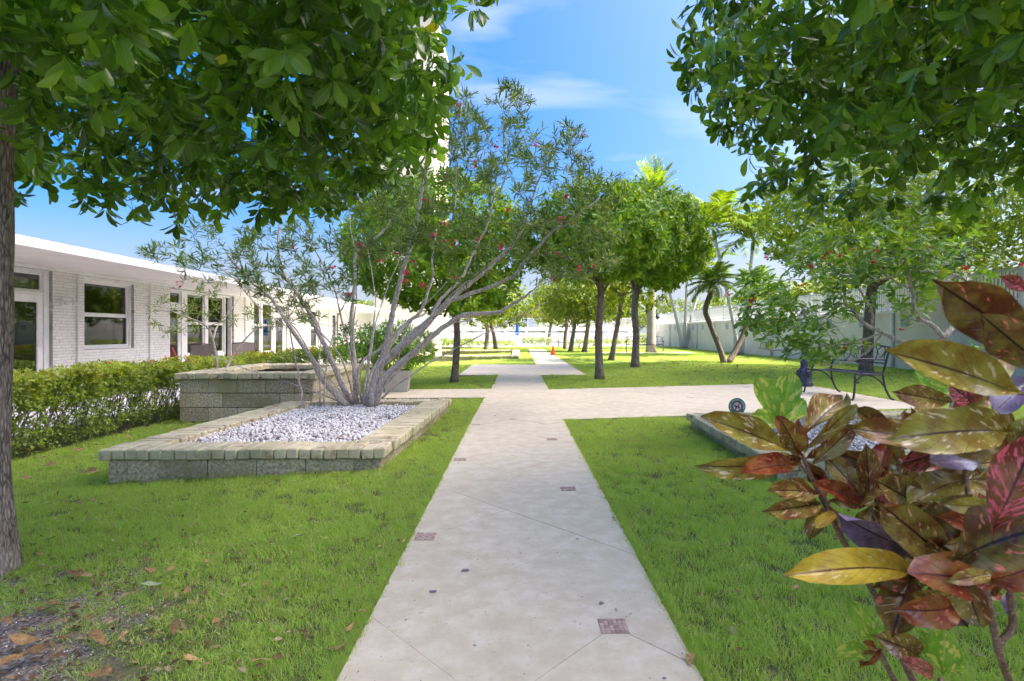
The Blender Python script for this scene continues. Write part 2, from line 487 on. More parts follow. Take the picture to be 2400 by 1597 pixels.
M['dry_leaf'] = noise_mat('dry_leaf', [(0.3, (0.15, 0.075, 0.025)), (0.5, (0.34, 0.20, 0.07)), (0.7, (0.46, 0.34, 0.16))], scale=12, rough=0.7, bump=0.3, rndamt=0.4)
M['green_litter'] = noise_mat('green_litter', [(0.3, (0.22, 0.27, 0.13)), (0.7, (0.36, 0.40, 0.24))], scale=12, rough=0.5, bump=0.2)
# ------------------------------------------------------------------ ground sheet
def grid_axis(parts):
    a = []
    for lo, hi, n in parts: a += list(np.linspace(lo, hi, n, endpoint=False))
    return np.array(a + [parts[-1][1]])
gx = grid_axis([(-400, -30, 8), (-30, -8, 22), (-8, 8, 80), (8, 30, 20), (30, 400, 8)])
gy = grid_axis([(-60, -2, 12), (-2, 14, 80), (14, 60, 40), (60, 900, 10)])
GX, GY = np.meshgrid(gx, gy)
GZ = gz_np(GX) - 0.022
co = np.stack([GX, GY, GZ], -1).reshape(-1, 3)
nx, ny = len(gx), len(gy)
ii = (np.arange(ny - 1)[:, None] * nx + np.arange(nx - 1)[None, :]).ravel()
lawn = link_mesh('lawn', np_mesh('lawn', co, np.stack([ii, ii + 1, ii + nx + 1, ii + nx], -1)), M['soil'])
tag(lawn, kind='structure')

# ------------------------------------------------------------------ stone path
PATHS = [[(-0.57, -2.5), (0.59, -2.5), (0.59, 7.25), (-0.57, 7.25)],
         [(-0.57, 7.25), (0.59, 7.25), (0.61, 11.08), (-0.51, 11.2), (-0.55, 9.7)],
         [(-2.78, 9.6), (-0.55, 9.7), (-0.51, 11.2), (-2.78, 11.0)],
         [(0.59, 7.25), (6.1, 8.35), (6.12, 12.25), (5.0, 12.2), (0.61, 11.08)],
         [(-0.51, 11.2), (0.61, 11.08), (0.62, 14.85), (-0.5, 14.85)],
         [(-1.52, 14.85), (1.8, 14.85), (1.82, 19.7), (-1.52, 19.7)],
         [(0.65, 19.7), (1.82, 19.7), (1.8, 39.0), (0.72, 39.0)]]

def clip(poly, a, b):
    """keep the part of a convex polygon left of a->b"""
    out = []
    for i in range(len(poly)):
        p, q = poly[i], poly[(i + 1) % len(poly)]
        sp = (b[0] - a[0]) * (p[1] - a[1]) - (b[1] - a[1]) * (p[0] - a[0])
        sq = (b[0] - a[0]) * (q[1] - a[1]) - (b[1] - a[1]) * (q[0] - a[0])
        if sp >= 0: out.append(p)
        if (sp >= 0) != (sq >= 0):
            t = sp / (sp - sq)
            out.append((p[0] + (q[0] - p[0]) * t, p[1] + (q[1] - p[1]) * t))
    return out

def area(p):
    return 0.5 * sum(p[i][0] * p[(i + 1) % len(p)][1] - p[(i + 1) % len(p)][0] * p[i][1] for i in range(len(p)))

def inside(poly, x, y):
    return all((poly[(i + 1) % len(poly)][0] - poly[i][0]) * (y - poly[i][1]) - (poly[(i + 1) % len(poly)][1] - poly[i][1]) * (x - poly[i][0]) >= 0 for i in range(len(poly)))

mb = MB()
for p in PATHS:
    mb.prism(p, -0.05, -0.006)
path = mb.build('path', M['grout'])
tag(path, kind='structure')
UX, UY, OX, OY = 0.4275, 0.47, 0.36, 2.14           # diagonal slab grid, a mosaic inset on every other knot
MOS = 0.052
for pi, P in enumerate(PATHS):
    xs, ys = [p[0] for p in P], [p[1] for p in P]
    for i in range(-60, 90):
        for j in range(-60, 90):
            cx, cy = OX + (i - j) * UX, OY + (i + j) * UY
            if cx < min(xs) - UX or cx > max(xs) + UX or cy + UY < min(ys) - UY or cy > max(ys) + UY: continue
            big = cy > 19.8 and (i + j) % 1 == 0
            c = (cx, cy + UY)
            g = 0.9975
            d = [(c[0], c[1] - UY), (c[0] + UX, c[1]), (c[0], c[1] + UY), (c[0] - UX, c[1])]
            d = [(c[0] + (q[0] - c[0]) * g, c[1] + (q[1] - c[1]) * g) for q in d]
            for k in range(len(P)):
                d = clip(d, P[k], P[(k + 1) % len(P)])
                if len(d) < 3: break
            if len(d) < 3 or area(d) < 0.004: continue
            z = RND.uniform(-0.0012, 0.0012)
            m = MB()
            m.prism(d, -0.0055, z)
            m.build('paving_slab', M['slab'], path)
def on_path(x, y):
    return any(inside(P, x, y) for P in PATHS)

tile_me = [bevel_box_mesh('tile', 0.0158, 0.0158, 0.004, 0.0012, 0.0006, s) for s in range(3)]
nmos = 0
for k in range(0, 40):
    for sgn in (0, 1):
        x = OX if sgn == 0 else OX - 2 * UX
        y = OY + 4 * UY * k + (2 * UY if sgn else 0)
        pts = [(x, y)]
        for dx in (6 * UX, 10 * UX):
            if 7.6 < y < 12 and sgn == 0: pts.append((x + dx, y))
        for (mx, my) in pts:
            if not on_path(mx, my) or not on_path(mx + 0.06, my) or not on_path(mx - 0.04, my + 0.05) or my > 12 or (my > 7.6 and mx < 0.5): continue
            b = MB().box(mx - MOS, mx + MOS, my - MOS, my + MOS, -0.004, 0.0022)
            ins = b.build('mosaic_inset', M['grout'], path)
            nmos += 1
            if my > 6.5: n = 0
            else: n = 6
            for a in range(n):
                for c in range(n):
                    link_mesh('tile', tile_me[RND.randrange(3)], M['mosaic'], ins, (mx - MOS + 0.0087 + a * 0.01732, my - MOS + 0.0087 + c * 0.01732, 0.0028))
            if n == 0:
                ins.data.materials.clear(); ins.data.materials.append(M['mosaic'])
# fossil pits and dark chips in the stone
mbp = MB()
def blot(x, y, r, e=1.0, a=0.0, n=9):
    vs, ph = [], RND.random() * 6
    for k in range(n):
        t = 2 * math.pi * k / n
        q = r * (0.7 + 0.45 * mnoise.noise(Vector((math.cos(t) * 1.3 + x * 9, math.sin(t) * 1.3 + y * 7, ph))))
        px_, py_ = math.cos(t) * q * e, math.sin(t) * q
        vs.append((x + px_ * math.cos(a) - py_ * math.sin(a), y + px_ * math.sin(a) + py_ * math.cos(a), 0.0030))
    mbp.add(vs, [tuple(range(n))])
for px, py, r, e, a in [(1014, 1388, 0.019, 1.4, 0.1), (1090, 1338, 0.016, 1.9, 0.2), (1410, 1415, 0.014, 1.2, 0.3), (1443, 1430, 0.010, 0.9, 1.2), (1441, 1466, 0.008, 1.0, 0.0),
                        (951, 1454, 0.007, 1, 0), (1112, 1515, 0.008, 1, 0), (1353, 1264, 0.011, 1.6, 0.4), (1220, 1298, 0.006, 1.5, 0), (1360, 1465, 0.006, 1, 0), (1120, 1313, 0.005, 1, 0),
                        (988, 1228, 0.007, 1, 0), (967, 1364, 0.006, 1, 0), (1294, 1200, 0.007, 1.4, 0), (1260, 1124, 0.006, 1, 0), (1558, 1592, 0.01, 1, 0)]:
    p = gp(px, py)
    blot(p.x, p.y, r, e, a)
for _ in range(420):
    y = RND.uniform(1.6, 12)
    x = RND.uniform(-0.55, 0.57) if y < 7.3 or y > 11 else RND.uniform(-0.5, 5.8)
    if on_path(x, y): blot(x, y, RND.uniform(0.0016, 0.005), RND.uniform(0.8, 2), RND.random() * 3, 6)
pits = mbp.build('stone_pits', M['pit'], path)
pits['kind'] = 'stuff'

# patio and walk behind the hedge, paving beyond the garden
o = MB().prism([(-10.6, -6), (-5.9, -6), (-6.0, 40), (-11.4, 40)], -0.17, -0.105).build('patio', M['concrete']); tag(o, kind='structure')
o = MB().prism([(-14, 44.5), (13, 44.5), (13, 62), (-14, 62)], -0.05, 0.004).build('pool_deck', M['concrete']); tag(o, kind='structure')
o = MB().prism([(4.6, 30.6), (9.6, 30.6), (9.6, 32.4), (4.6, 32.4)], -0.05, 0.006).build('bench_pad', M['concrete']); tag(o, kind='structure')

# ------------------------------------------------------------------ block planters
CAP_D = 0.34
brick_me = [bevel_box_mesh('brick', 0.094, CAP_D, 0.084, 0.009, 0.005, s) for s in range(8)]
block_me = [bevel_box_mesh('block', 0.396, 0.16, 0.192, 0.006, 0.003, 20 + s) for s in range(4)]
half_me = [bevel_box_mesh('block_half', 0.196, 0.16, 0.192, 0.006, 0.003, 30 + s) for s in range(2)]

def edge_run(P, Q, inset):
    d = Vector((Q[0] - P[0], Q[1] - P[1], 0))
    L = d.length
    d.normalize()
    n = Vector((-d.y, d.x, 0))        # to the inside of a counter-clockwise ring
    return d, n, L

def planter(name, ring, ztop, courses, label, skip=(), lap=()):
    """ring: outer cap corners counter-clockwise; one brick cap on courses of concrete block"""
    c = sum((Vector((p[0], p[1], 0)) for p in ring), Vector()) / len(ring)
    root = empty(name, (c.x, c.y, ztop - 0.087 - 0.2 * courses), 0, label, 'planter')
    inv = Vector((c.x, c.y, ztop - 0.087 - 0.2 * courses))
    core = MB()
    for e in range(len(ring)):
        if e in skip: continue
        P, Q = ring[e], ring[(e + 1) % len(ring)]
        d, n, L = edge_run(P, Q, 0)
        rz = math.atan2(d.y, d.x)
        # caps: header bricks; every second edge starts after the corner bricks
        s = 0.0 if e % 2 == 0 else CAP_D
        e_end = L if e % 2 == 0 else L - CAP_D
        k = max(1, round((e_end - s) / 0.1))
        w = (e_end - s) / k
        for i in range(k):
            q = Vector((P[0], P[1], 0)) + d * (s + (i + 0.5) * w) + n * (CAP_D / 2)
            o = link_mesh('brick', RND.choice(brick_me), M['capbrick'], root,
                          (q.x - inv.x + RND.uniform(-0.006, 0.006), q.y - inv.y + RND.uniform(-0.006, 0.006), ztop - 0.0435 - inv.z + RND.uniform(-0.004, 0.004)),
                          (RND.uniform(-0.012, 0.012), RND.uniform(-0.02, 0.02), rz + RND.uniform(-0.02, 0.02)), (w / 0.1, 1, 1))
        for cz in range(courses):
            off = 0.0 if cz % 2 == 0 else -0.2
            t0, t1 = 0.05, L - 0.05
            x = t0 + off
            while x < t1 - 0.03:
                a, b2 = max(x, t0), min(x + 0.4, t1)
                x += 0.4
                if b2 - a < 0.05: continue
                q = Vector((P[0], P[1], 0)) + d * ((a + b2) / 2) + n * (0.045 + 0.08)
                o = link_mesh('block', RND.choice(block_me), M['block'], root,
                              (q.x - inv.x, q.y - inv.y, (cz + 0.5) * 0.2 + RND.uniform(-0.002, 0.002)), (0, 0, rz + RND.uniform(-0.004, 0.004)), ((b2 - a) / 0.4, 1, 1))
        A = Vector((P[0], P[1], 0)) + d * 0.055 + n * 0.055 - inv
        B = Vector((Q[0], Q[1], 0)) - d * 0.055 + n * 0.055 - inv
        core.prism([(A.x, A.y), (B.x, B.y), ((B + n * 0.135).x, (B + n * 0.135).y), ((A + n * 0.135).x, (A + n * 0.135).y)], -0.08, courses * 0.2 - 0.01)
    core.build('mortar', M['mortar_dark'], root)
    return root

LOW_L = [(-3.40, 4.64), (-1.09, 4.70), (-0.945, 8.30), (-3.19, 8.22)]
planter('low_planter', LOW_L, 0.147, 1, 'low brick-capped block planter of white pebbles holding the grey-stemmed oleander')
TALL = [(-4.76, 7.93), (-2.80, 7.93), (-2.79, 10.45), (-4.72, 10.45)]
planter('tall_planter', TALL, 0.541, 3, 'tall three-course block planter between the hedge and the pebble bed')
LOW_R = [(1.92, 4.28), (5.3, 4.40), (5.2, 7.05), (2.0, 6.78)]
planter('low_planter', LOW_R, 0.147, 1, 'low block planter with white pebbles right of the path, behind the red croton')

# far kerb-like planters in the sun
def far_ring(name, ring, ztop, courses, label): return planter(name, ring, ztop, courses, label)
far_ring('low_planter', [(-4.4, 23.6), (0.12, 23.8), (0.12, 31.5), (-4.4, 31.3)], 0.16, 1, 'low sunlit planter around a patch of grass, left of the far path')
far_ring('tall_planter', [(-5.6, 27.2), (-3.85, 27.2), (-3.85, 29.5), (-5.6, 29.5)], 0.62, 3, 'distant block planter behind the left lawn tree trunk')

# pebbles: one heap of many small stones
m, nt, b = new_mat('pebble')
a_ = N(nt, 'ShaderNodeAttribute', attribute_name='rnd')
cr = ramp(nt, [(0.0, (0.30, 0.26, 0.22)), (0.2, (0.58, 0.55, 0.51)), (0.6, (0.74, 0.72, 0.68)), (1.0, (0.85, 0.83, 0.79))])
nt.links.new(a_.outputs['Fac'], cr.inputs['Fac'])
nt.links.new(cr.outputs['Color'], b.inputs['Base Color'])
b.inputs['Roughness'].default_value = 0.7
M['pebble'] = m
M['bed_soil'] = noise_mat('bed_soil', [(0.3, (0.10, 0.08, 0.06)), (0.7, (0.24, 0.22, 0.20))], scale=25, rough=0.95, bump=0.6, coord='World')
ICO_V, ICO_F = None, None
bm = bmesh.new(); bmesh.ops.create_icosphere(bm, subdivisions=1, radius=1.0)
ICO_V = np.array([v.co[:] for v in bm.verts]); ICO_F = np.array([[v.index for v in f.verts] for f in bm.faces]); bm.free()

def rand_rot(n, rg):
    q = rg.normal(size=(n, 4)); q /= np.linalg.norm(q, axis=1)[:, None]
    w, x, y, z = q.T
    return np.stack([np.stack([1 - 2 * (y * y + z * z), 2 * (x * y - z * w), 2 * (x * z + y * w)], -1),
                     np.stack([2 * (x * y + z * w), 1 - 2 * (x * x + z * z), 2 * (y * z - x * w)], -1),
                     np.stack([2 * (x * z - y * w), 2 * (y * z + x * w), 1 - 2 * (x * x + y * y)], -1)], 1)

def scatter_mesh(name, tv, tf, pos, mats, rnd, uv=None, smooth=True):
    """copies of one small template in one mesh: mats (n,3,3) with columns = local axes"""
    n, k = len(pos), len(tv)
    co = np.einsum('nij,kj->nki', mats, tv) + pos[:, None, :]
    fs = tf[None] + (np.arange(n) * k)[:, None, None]
    return np_mesh(name, co.reshape(-1, 3), fs.reshape(-1, tf.shape[1]), np.repeat(rnd, len(tf)), smooth,
                   None if uv is None else np.tile(uv, (n, 1)))

def pebbles(poly, z, n, seed, label, hole=None):
    rg = np.random.default_rng(seed)
    xs, ys = [p[0] for p in poly], [p[1] for p in poly]
    pts = []
    while len(pts) < n:
        x, y = rg.uniform(min(xs), max(xs)), rg.uniform(min(ys), max(ys))
        if inside(poly, x, y) and not (hole and inside(hole, x, y)): pts.append((x, y, z + 0.012 * mnoise.noise(Vector((x * 2, y * 2, 0))) + rg.uniform(-0.012, 0.012)))
    pts = np.array(pts)
    sc = rg.uniform(0.011, 0.021, (n, 1)) * np.stack([rg.uniform(0.8, 1.5, n), rg.uniform(0.7, 1.2, n), rg.uniform(0.45, 0.8, n)], -1)
    rot = rand_rot(n, rg)
    mats = rot * sc[:, None, :]
    tv = ICO_V * (1 + 0.16 * np.array([mnoise.noise(Vector(v) * 2.1) for v in ICO_V]))[:, None]
    o = link_mesh('pebbles', scatter_mesh('pebbles', tv, ICO_F, pts, mats, rg.random(n) ** 0.6), M['pebble'])
    return tag(o, label, 'pebbles', None, 'stuff')

def inset(ring, d):
    c = Vector((sum(p[0] for p in ring) / len(ring), sum(p[1] for p in ring) / len(ring)))
    out = []
    for p in ring:
        v = Vector(p) - c
        out.append((c.x + math.copysign(abs(v.x) - d, v.x), c.y + math.copysign(abs(v.y) - d, v.y)))
    return out
IN_L, IN_R = inset(LOW_L, 0.27), inset(LOW_R, 0.27)
for ring, nm in ((IN_L, 1), (IN_R, 2)):
    o = MB().prism(ring, -0.05, 0.082).build('planter_soil', M['bed_soil']); tag(o, kind='structure')
o = MB().prism(inset(TALL, 0.2), 0.1, 0.40).build('planter_soil', M['bed_soil']); tag(o, kind='structure')
o = MB().prism(inset([(-5.6, 27.2), (-3.85, 27.2), (-3.85, 29.5), (-5.6, 29.5)], 0.2), 0.1, 0.5).build('planter_soil', M['bed_soil']); tag(o, kind='structure')
pebbles(IN_L, 0.088, 6500, 3, 'white pebbles filling the low planter under the oleander', [(-4.9, 7.9), (-2.75, 7.9), (-2.75, 10), (-4.9, 10)])
pebbles(IN_R, 0.088, 4200, 4, 'white pebbles filling the low planter right of the path')
# ------------------------------------------------------------------ glass
m, nt, b = new_mat('glass')
nt.nodes.remove(b)
fr = N(nt, 'ShaderNodeFresnel', IOR=2.1)
tr = N(nt, 'ShaderNodeBsdfTransparent'); tr.inputs['Color'].default_value = (0.55, 0.58, 0.56, 1)
gl = N(nt, 'ShaderNodeBsdfGlossy'); gl.inputs['Roughness'].default_value = 0.02
ms = N(nt, 'ShaderNodeMixShader')
nt.links.new(fr.outputs[0], ms.inputs[0]); nt.links.new(tr.outputs[0], ms.inputs[1]); nt.links.new(gl.outputs[0], ms.inputs[2])
nt.links.new(ms.outputs[0], nt.nodes['Material Output'].inputs['Surface'])
M['glass'] = m
m, nt, b = new_mat('tower_glass')
b.inputs['Base Color'].default_value = (0.10, 0.14, 0.18, 1); b.inputs['Roughness'].default_value = 0.08
M['tower_glass'] = m

# ------------------------------------------------------------------ white brick pool house on the left
# local frame: x = out of the wall (to the garden), y = along the wall, z up
SK = 0.031
house = empty('brick_house', (-9.628, 0, -0.105), SK, 'long low white-painted brick building with wide flat roof overhang behind the hedge', 'building')
GZ_H = -0.105
def hz(z): return z - GZ_H
ZT = hz(2.49)
OPEN = [(10.2, 12.34, 0.0, hz(2.42)), (13.27, 15.08, hz(0.70), hz(2.37)), (16.72, 20.75, 0.0, hz(2.40)), (22.45, 26.0, 0.0, hz(2.38)), (29.2, 30.6, hz(0.3), hz(2.3)), (33.0, 34.2, 0.0, hz(2.3))]
Y_A, Y_B = -4.0, 44.0
wall_mb = MB()
rects = []
cur = Y_A
for (a, b_, z0, z1) in OPEN:
    rects.append((cur, a, 0, ZT)); rects.append((a, b_, z1, ZT))
    if z0 > 0: rects.append((a, b_, 0, z0))
    cur = b_
rects.append((cur, Y_B, 0, ZT))
for (a, b_, z0, z1) in rects:
    wall_mb.box(-0.26, -0.012, a, b_, z0, z1)
wall = wall_mb.build('wall', M['white_mortar'], house)
PIT, BL, BH = 0.0665, 0.305, 0.0575
spots = []
nrow = int(ZT / PIT)
for r in range(nrow):
    z = r * PIT + 0.004
    if z + BH > ZT: continue
    off = (r % 2) * BL / 2 + (r * 0.073) % 0.1
    y = Y_A - off
    while y < Y_B:
        segs = [(max(y, Y_A), min(y + BL - 0.009, Y_B))]
        for (a, b_, z0, z1) in OPEN:
            if z + BH * 0.5 > z0 and z + BH * 0.5 < z1:
                ns = []
                for (p, q) in segs:
                    if q <= a or p >= b_: ns.append((p, q)); continue
                    if p < a: ns.append((p, a))
                    if q > b_: ns.append((b_, q))
                segs = ns
        for (p, q) in segs:
            if q - p > 0.03: spots.append((p, q, z))
        y += BL
vis = sorted([s for s in spots if 12.2 < s[0] < 30 and s[2] > hz(0.42)], key=lambda s: s[0])[:300]
vs_ = set(vis)
bk = bevel_box_mesh('brick', 1.0, 1.0, BH, 0.003, 0, 1)
brick_unit = MB().box(-0.14, 0.0, 0, 1, 0, BH).mesh('brick')
brick_unit.materials.append(M['white_brick'])
for (p, q, z) in vis:
    link_mesh('brick', brick_unit, None, wall, (RND.uniform(-0.002, 0.003), p, z), None, (1, q - p, 1))
jb = MB()
for s in spots:
    if s in vs_: continue
    d = RND.uniform(-0.002, 0.003)
    jb.box(-0.13, d, s[0], s[1], s[2], s[2] + BH)
o = jb.build('brickwork', M['white_brick'], wall); o['kind'] = 'stuff'

def hbox(name, x0, x1, y0, y1, z0, z1, mat, parent=house):
    return MB().box(x0, x1, y0, y1, z0, z1).build(name, M[mat], parent)
# roof slab: fascia and soffit
roof = hbox('roof', -6.5, 2.08, Y_A - 0.5, Y_B + 0.5, ZT + 0.002, ZT + 0.12, 'soffit')
hbox('fascia', 2.083, 2.115, Y_A - 0.55, Y_B + 0.55, ZT - 0.012, ZT + 0.145, 'white_paint', roof)
hbox('fascia', -6.5, 2.115, Y_B + 0.552, Y_B + 0.58, ZT - 0.012, ZT + 0.145, 'white_paint', roof)
hbox('trim_board', 0.004, 0.03, Y_A, Y_B, ZT - 0.05, ZT - 0.001, 'white_paint')
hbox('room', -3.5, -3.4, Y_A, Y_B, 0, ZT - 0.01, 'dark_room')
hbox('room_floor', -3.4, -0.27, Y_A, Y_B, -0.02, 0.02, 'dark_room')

def sash(parent, y0, y1, z0, z1, x=-0.17, fw=0.045, depth=0.05):
    m = MB()
    m.box(x, x + depth, y0, y0 + fw, z0, z1).box(x, x + depth, y1 - fw, y1, z0, z1)
    m.box(x, x + depth, y0 + fw, y1 - fw, z0, z0 + fw).box(x, x + depth, y0 + fw, y1 - fw, z1 - fw, z1)
    f = m.build('frame', M['white_paint'], parent)
    p = MB().box(x + 0.016, x + 0.022, y0 + fw, y1 - fw, z0 + fw, z1 - fw).build('pane', M['glass'], parent)
    return f

def blinds(parent, y0, y1, z0, z1, x=-0.30):
    m = MB()
    z = z1
    while z > z0:
        m.add([(x - 0.02, y0, z), (x - 0.02, y1, z), (x + 0.015, y1, z - 0.016), (x + 0.015, y0, z - 0.016)], [(0, 1, 2, 3)])
        z -= 0.028
    m.box(x - 0.03, x + 0.03, y0, y1, z1, z1 + 0.05)
    o = m.build('blind', M['blind'], parent); o['kind'] = 'stuff'

def reveal(parent, y0, y1, z0, z1, x0=-0.2, x1=-0.075, t=0.05, sill=True):
    m = MB()
    m.box(x0, x1, y0 + 0.001, y0 + t, z0, z1 - 0.001).box(x0, x1, y1 - t, y1 - 0.001, z0, z1 - 0.001).box(x0, x1, y0 + t, y1 - t, z1 - t, z1 - 0.001)
    if sill: m.box(x0, x1 + 0.01, y0 + t, y1 - t, z0 + 0.001, z0 + t)
    return m.build('surround', M['white_paint'], parent)

def window(name, y0, y1, z0, z1, mid=None, blind=True):
    w = MB().box(-0.24, -0.205, y0, y1, z0, z0 + 0.04).build(name, M['white_paint'], house)
    reveal(w, y0, y1, z0, z1)
    if mid:
        sash(w, y0 + 0.052, y1 - 0.052, z0 + 0.052, mid)
        sash(w, y0 + 0.052, y1 - 0.052, mid + 0.002, z1 - 0.052, x=-0.19)
    else:
        sash(w, y0 + 0.052, y1 - 0.052, z0 + 0.052, z1 - 0.052)
    if blind: blinds(w, y0 + 0.06, y1 - 0.06, z0 + 0.08, z1 - 0.06)
    return w
window('window', 13.275, 15.075, hz(0.705), hz(2.365), hz(1.53))

def door(y0, y1, z0, z1, handle_at, rail=0.16):
    d = MB().box(-0.16, -0.10, y0, y0 + 0.1, z0, z1).box(-0.16, -0.10, y1 - 0.14, y1, z0, z1).box(-0.16, -0.10, y0 + 0.1, y1 - 0.14, z1 - rail, z1).box(-0.16, -0.10, y0 + 0.1, y1 - 0.14, z0, z0 + 0.22).build('door', M['white_paint'], house)
    MB().box(-0.135, -0.127, y0 + 0.1, y1 - 0.14, z0 + 0.22, z1 - rail).build('pane', M['glass'], d)
    z = hz(0.95)
    MB().tube([(-0.10, handle_at, z - 0.14), (-0.045, handle_at, z - 0.13), (-0.045, handle_at, z + 0.13), (-0.10, handle_at, z + 0.14)], 0.009, 6).build('handle', M['white_paint'], d)
    return d
# entrance door with a transom light
tw = MB().box(-0.2, -0.075, 12.20, 12.335, 0, hz(2.42) - 0.001).box(-0.2, -0.075, 10.205, 12.20, hz(1.90), hz(1.955)).box(-0.2, -0.075, 10.205, 12.2, hz(2.37), hz(2.42) - 0.001).box(-0.2, -0.075, 10.205, 10.25, 0, hz(2.37)).build('door_surround', M['white_paint'], house)
sash(tw, 10.255, 12.195, hz(1.96), hz(2.365))
door(10.95, 12.19, 0.02, hz(1.895), 12.11)
blinds(tw, 10.3, 12.1, hz(2.2), hz(2.34))
sd = MB().box(-0.2, -0.1, 10.89, 10.945, 0, hz(1.895)).build('mullion', M['white_paint'], house)
# glazed bay: door and two tall windows with lights above
bay = reveal(house, 16.725, 20.745, 0.0, hz(2.40), sill=False); bay.name = 'glazed_bay'
for (a, b2) in ((17.48, 17.78), (18.86, 19.06), (20.2, 20.26)):
    MB().box(-0.21, -0.07, a, b2, 0.0, hz(2.345)).build('mullion', M['white_paint'], bay)
for (a, b2) in ((17.78, 18.86), (19.06, 20.2)):
    sash(bay, a + 0.003, b2 - 0.003, hz(0.42), hz(1.40)); sash(bay, a + 0.003, b2 - 0.003, hz(1.405), hz(2.34))
    MB().box(-0.2, -0.09, a, b2, 0, hz(0.415)).build('apron_panel', M['white_paint'], bay)
    blinds(bay, a + 0.05, b2 - 0.05, hz(2.15), hz(2.3))
sash(bay, 16.78, 17.475, hz(1.96), hz(2.34))
door(16.79, 17.47, 0.02, hz(1.95), 17.40)
cm = MB()
for k in range(14):
    y = 18.0 + 0.03 * k
    cm.tube([(-0.35 + 0.02 * (k % 2), y, hz(0.5)), (-0.35, y + 0.1, hz(1.3)), (-0.36, 18.2 + 0.04 * k, hz(2.2))], 0.02, 5)
cm.build('curtain', M['curtain'], bay, smooth=True)
bay2 = reveal(house, 22.455, 25.995, 0.0, hz(2.38), sill=False); bay2.name = 'glazed_bay'
for (a, b2) in ((22.51, 23.3), (23.45, 24.55)):
    sash(bay2, a, b2, hz(0.3), hz(1.4)); sash(bay2, a, b2, hz(1.405), hz(2.32))
    MB().box(-0.2, -0.09, a, b2, 0, hz(0.295)).build('apron_panel', M['white_paint'], bay2)
for (a, b2) in ((23.303, 23.447), (24.553, 24.75), (25.86, 25.94)):
    MB().box(-0.21, -0.07, a, b2, 0.0, hz(2.32)).build('mullion', M['white_paint'], bay2)
door(24.76, 25.85, 0.02, hz(1.92), 25.76)
sash(bay2, 24.76, 25.85, hz(1.93), hz(2.32))
for k in range(2):
    cm = MB()
    y0 = 22.6 + k * 1.0
    for j in range(10):
        cm.tube([(-0.34 + 0.02 * (j % 2), y0 + 0.06 * j, hz(0.45)), (-0.34, y0 + 0.06 * j, hz(1.3))], 0.025, 5)
    cm.build('curtain', M['curtain'], bay2, smooth=True)
window('window', 29.205, 30.595, hz(0.305), hz(2.295), hz(1.35))
door(33.02, 34.18, 0.02, hz(2.28), 34.1)
# downpipes, wall lamp
for y in (13.02, 15.72, 21.6, 32.2):
    m = MB().tube([(0.035, y, 0.05), (0.035, y, ZT - 0.06)], 0.022, 8)
    for z in (0.4, 1.3, 2.2): m.box(0.003, 0.05, y - 0.03, y + 0.03, z, z + 0.03)
    m.build('downpipe', M['soffit'], house)
lamp = MB().box(0.006, 0.05, 12.56, 12.80, hz(1.67), hz(1.86)).build('wall_lamp', M['white_paint'], house)
MB().tube([(0.05, 12.62, hz(1.76)), (0.12, 12.60, hz(1.75)), (0.16, 12.58, hz(1.72))], [0.04, 0.055, 0.06], 10).build('lamp_head', M['soffit'], lamp, smooth=True)
MB().tube([(0.05, 12.74, hz(1.76)), (0.12, 12.76, hz(1.75)), (0.16, 12.78, hz(1.72))], [0.04, 0.055, 0.06], 10).build('lamp_head', M['soffit'], lamp, smooth=True)
ac = MB().box(-4.2, -1.9, 24.5, 27.0, ZT + 0.12, ZT + 0.75).build('roof_unit', M['soffit'], house)

# ------------------------------------------------------------------ patio chairs and broom
def patio_chair(x, y, rz, label):
    c = empty('patio_chair', (x, y, -0.105), rz, label, 'chair', 'sling chairs on the patio')
    for s in (-1, 1):
        MB().tube(catmull([(-0.30, s * 0.27, 0.01), (-0.24, s * 0.27, 0.40), (-0.36, s * 0.27, 0.93)], 5), 0.013, 6).build('leg', M['chair_metal'], c, True)
        MB().tube(catmull([(0.30, s * 0.27, 0.01), (0.27, s * 0.27, 0.60), (-0.25, s * 0.27, 0.63)], 5), 0.013, 6).build('armrest', M['chair_metal'], c, True)
        MB().tube([(0.28, s * 0.265, 0.42), (-0.24, s * 0.265, 0.39)], 0.012, 6).build('seat_rail', M['chair_metal'], c, True)
    MB().tube([(-0.36, -0.27, 0.93), (-0.37, 0, 0.95), (-0.36, 0.27, 0.93)], 0.013, 6).build('top_rail', M['chair_metal'], c, True)
    m = MB()
    for i in range(6):
        t0, t1 = i / 6, (i + 1) / 6
        f = lambda t: (-0.235 - 0.125 * t ** 1.3, 0.42 + 0.51 * t)
        (xa, za), (xb, zb) = f(t0), f(t1)
        m.add([(xa, -0.255, za), (xa, 0.255, za), (xb, 0.255, zb), (xb, -0.255, zb)], [(0, 1, 2, 3)], 0.5)
        m.add([(xa - 0.006, -0.255, za), (xb - 0.006, -0.255, zb), (xb - 0.006, 0.255, zb), (xa - 0.006, 0.255, za)], [(0, 1, 2, 3)], 0.5)
    m.build('backrest', M['sling'], c, True)
    MB().box(-0.235, 0.29, -0.255, 0.255, 0.395, 0.408).build('seat', M['sling'], c)
    return c
patio_chair(-7.15, 13.2, R(105), 'patio chair seen from the side, below the tall white-framed windows')
patio_chair(-6.95, 14.6, R(-60), 'brown sling patio chair with its wide back just above the hedge')
br = empty('broom', (-6.62, 11.5, -0.105), 0, 'red-handled broom leaning over the hedge by the glass door', 'broom')
MB().tube([(0, 0, 0.16), (-0.35, 0.05, 0.90)], 0.016, 6).build('handle', M['red_paint'], br, True)
MB().box(-0.12, 0.12, -0.03, 0.03, 0.0, 0.17).build('brush_head', M['chair_metal'], br)

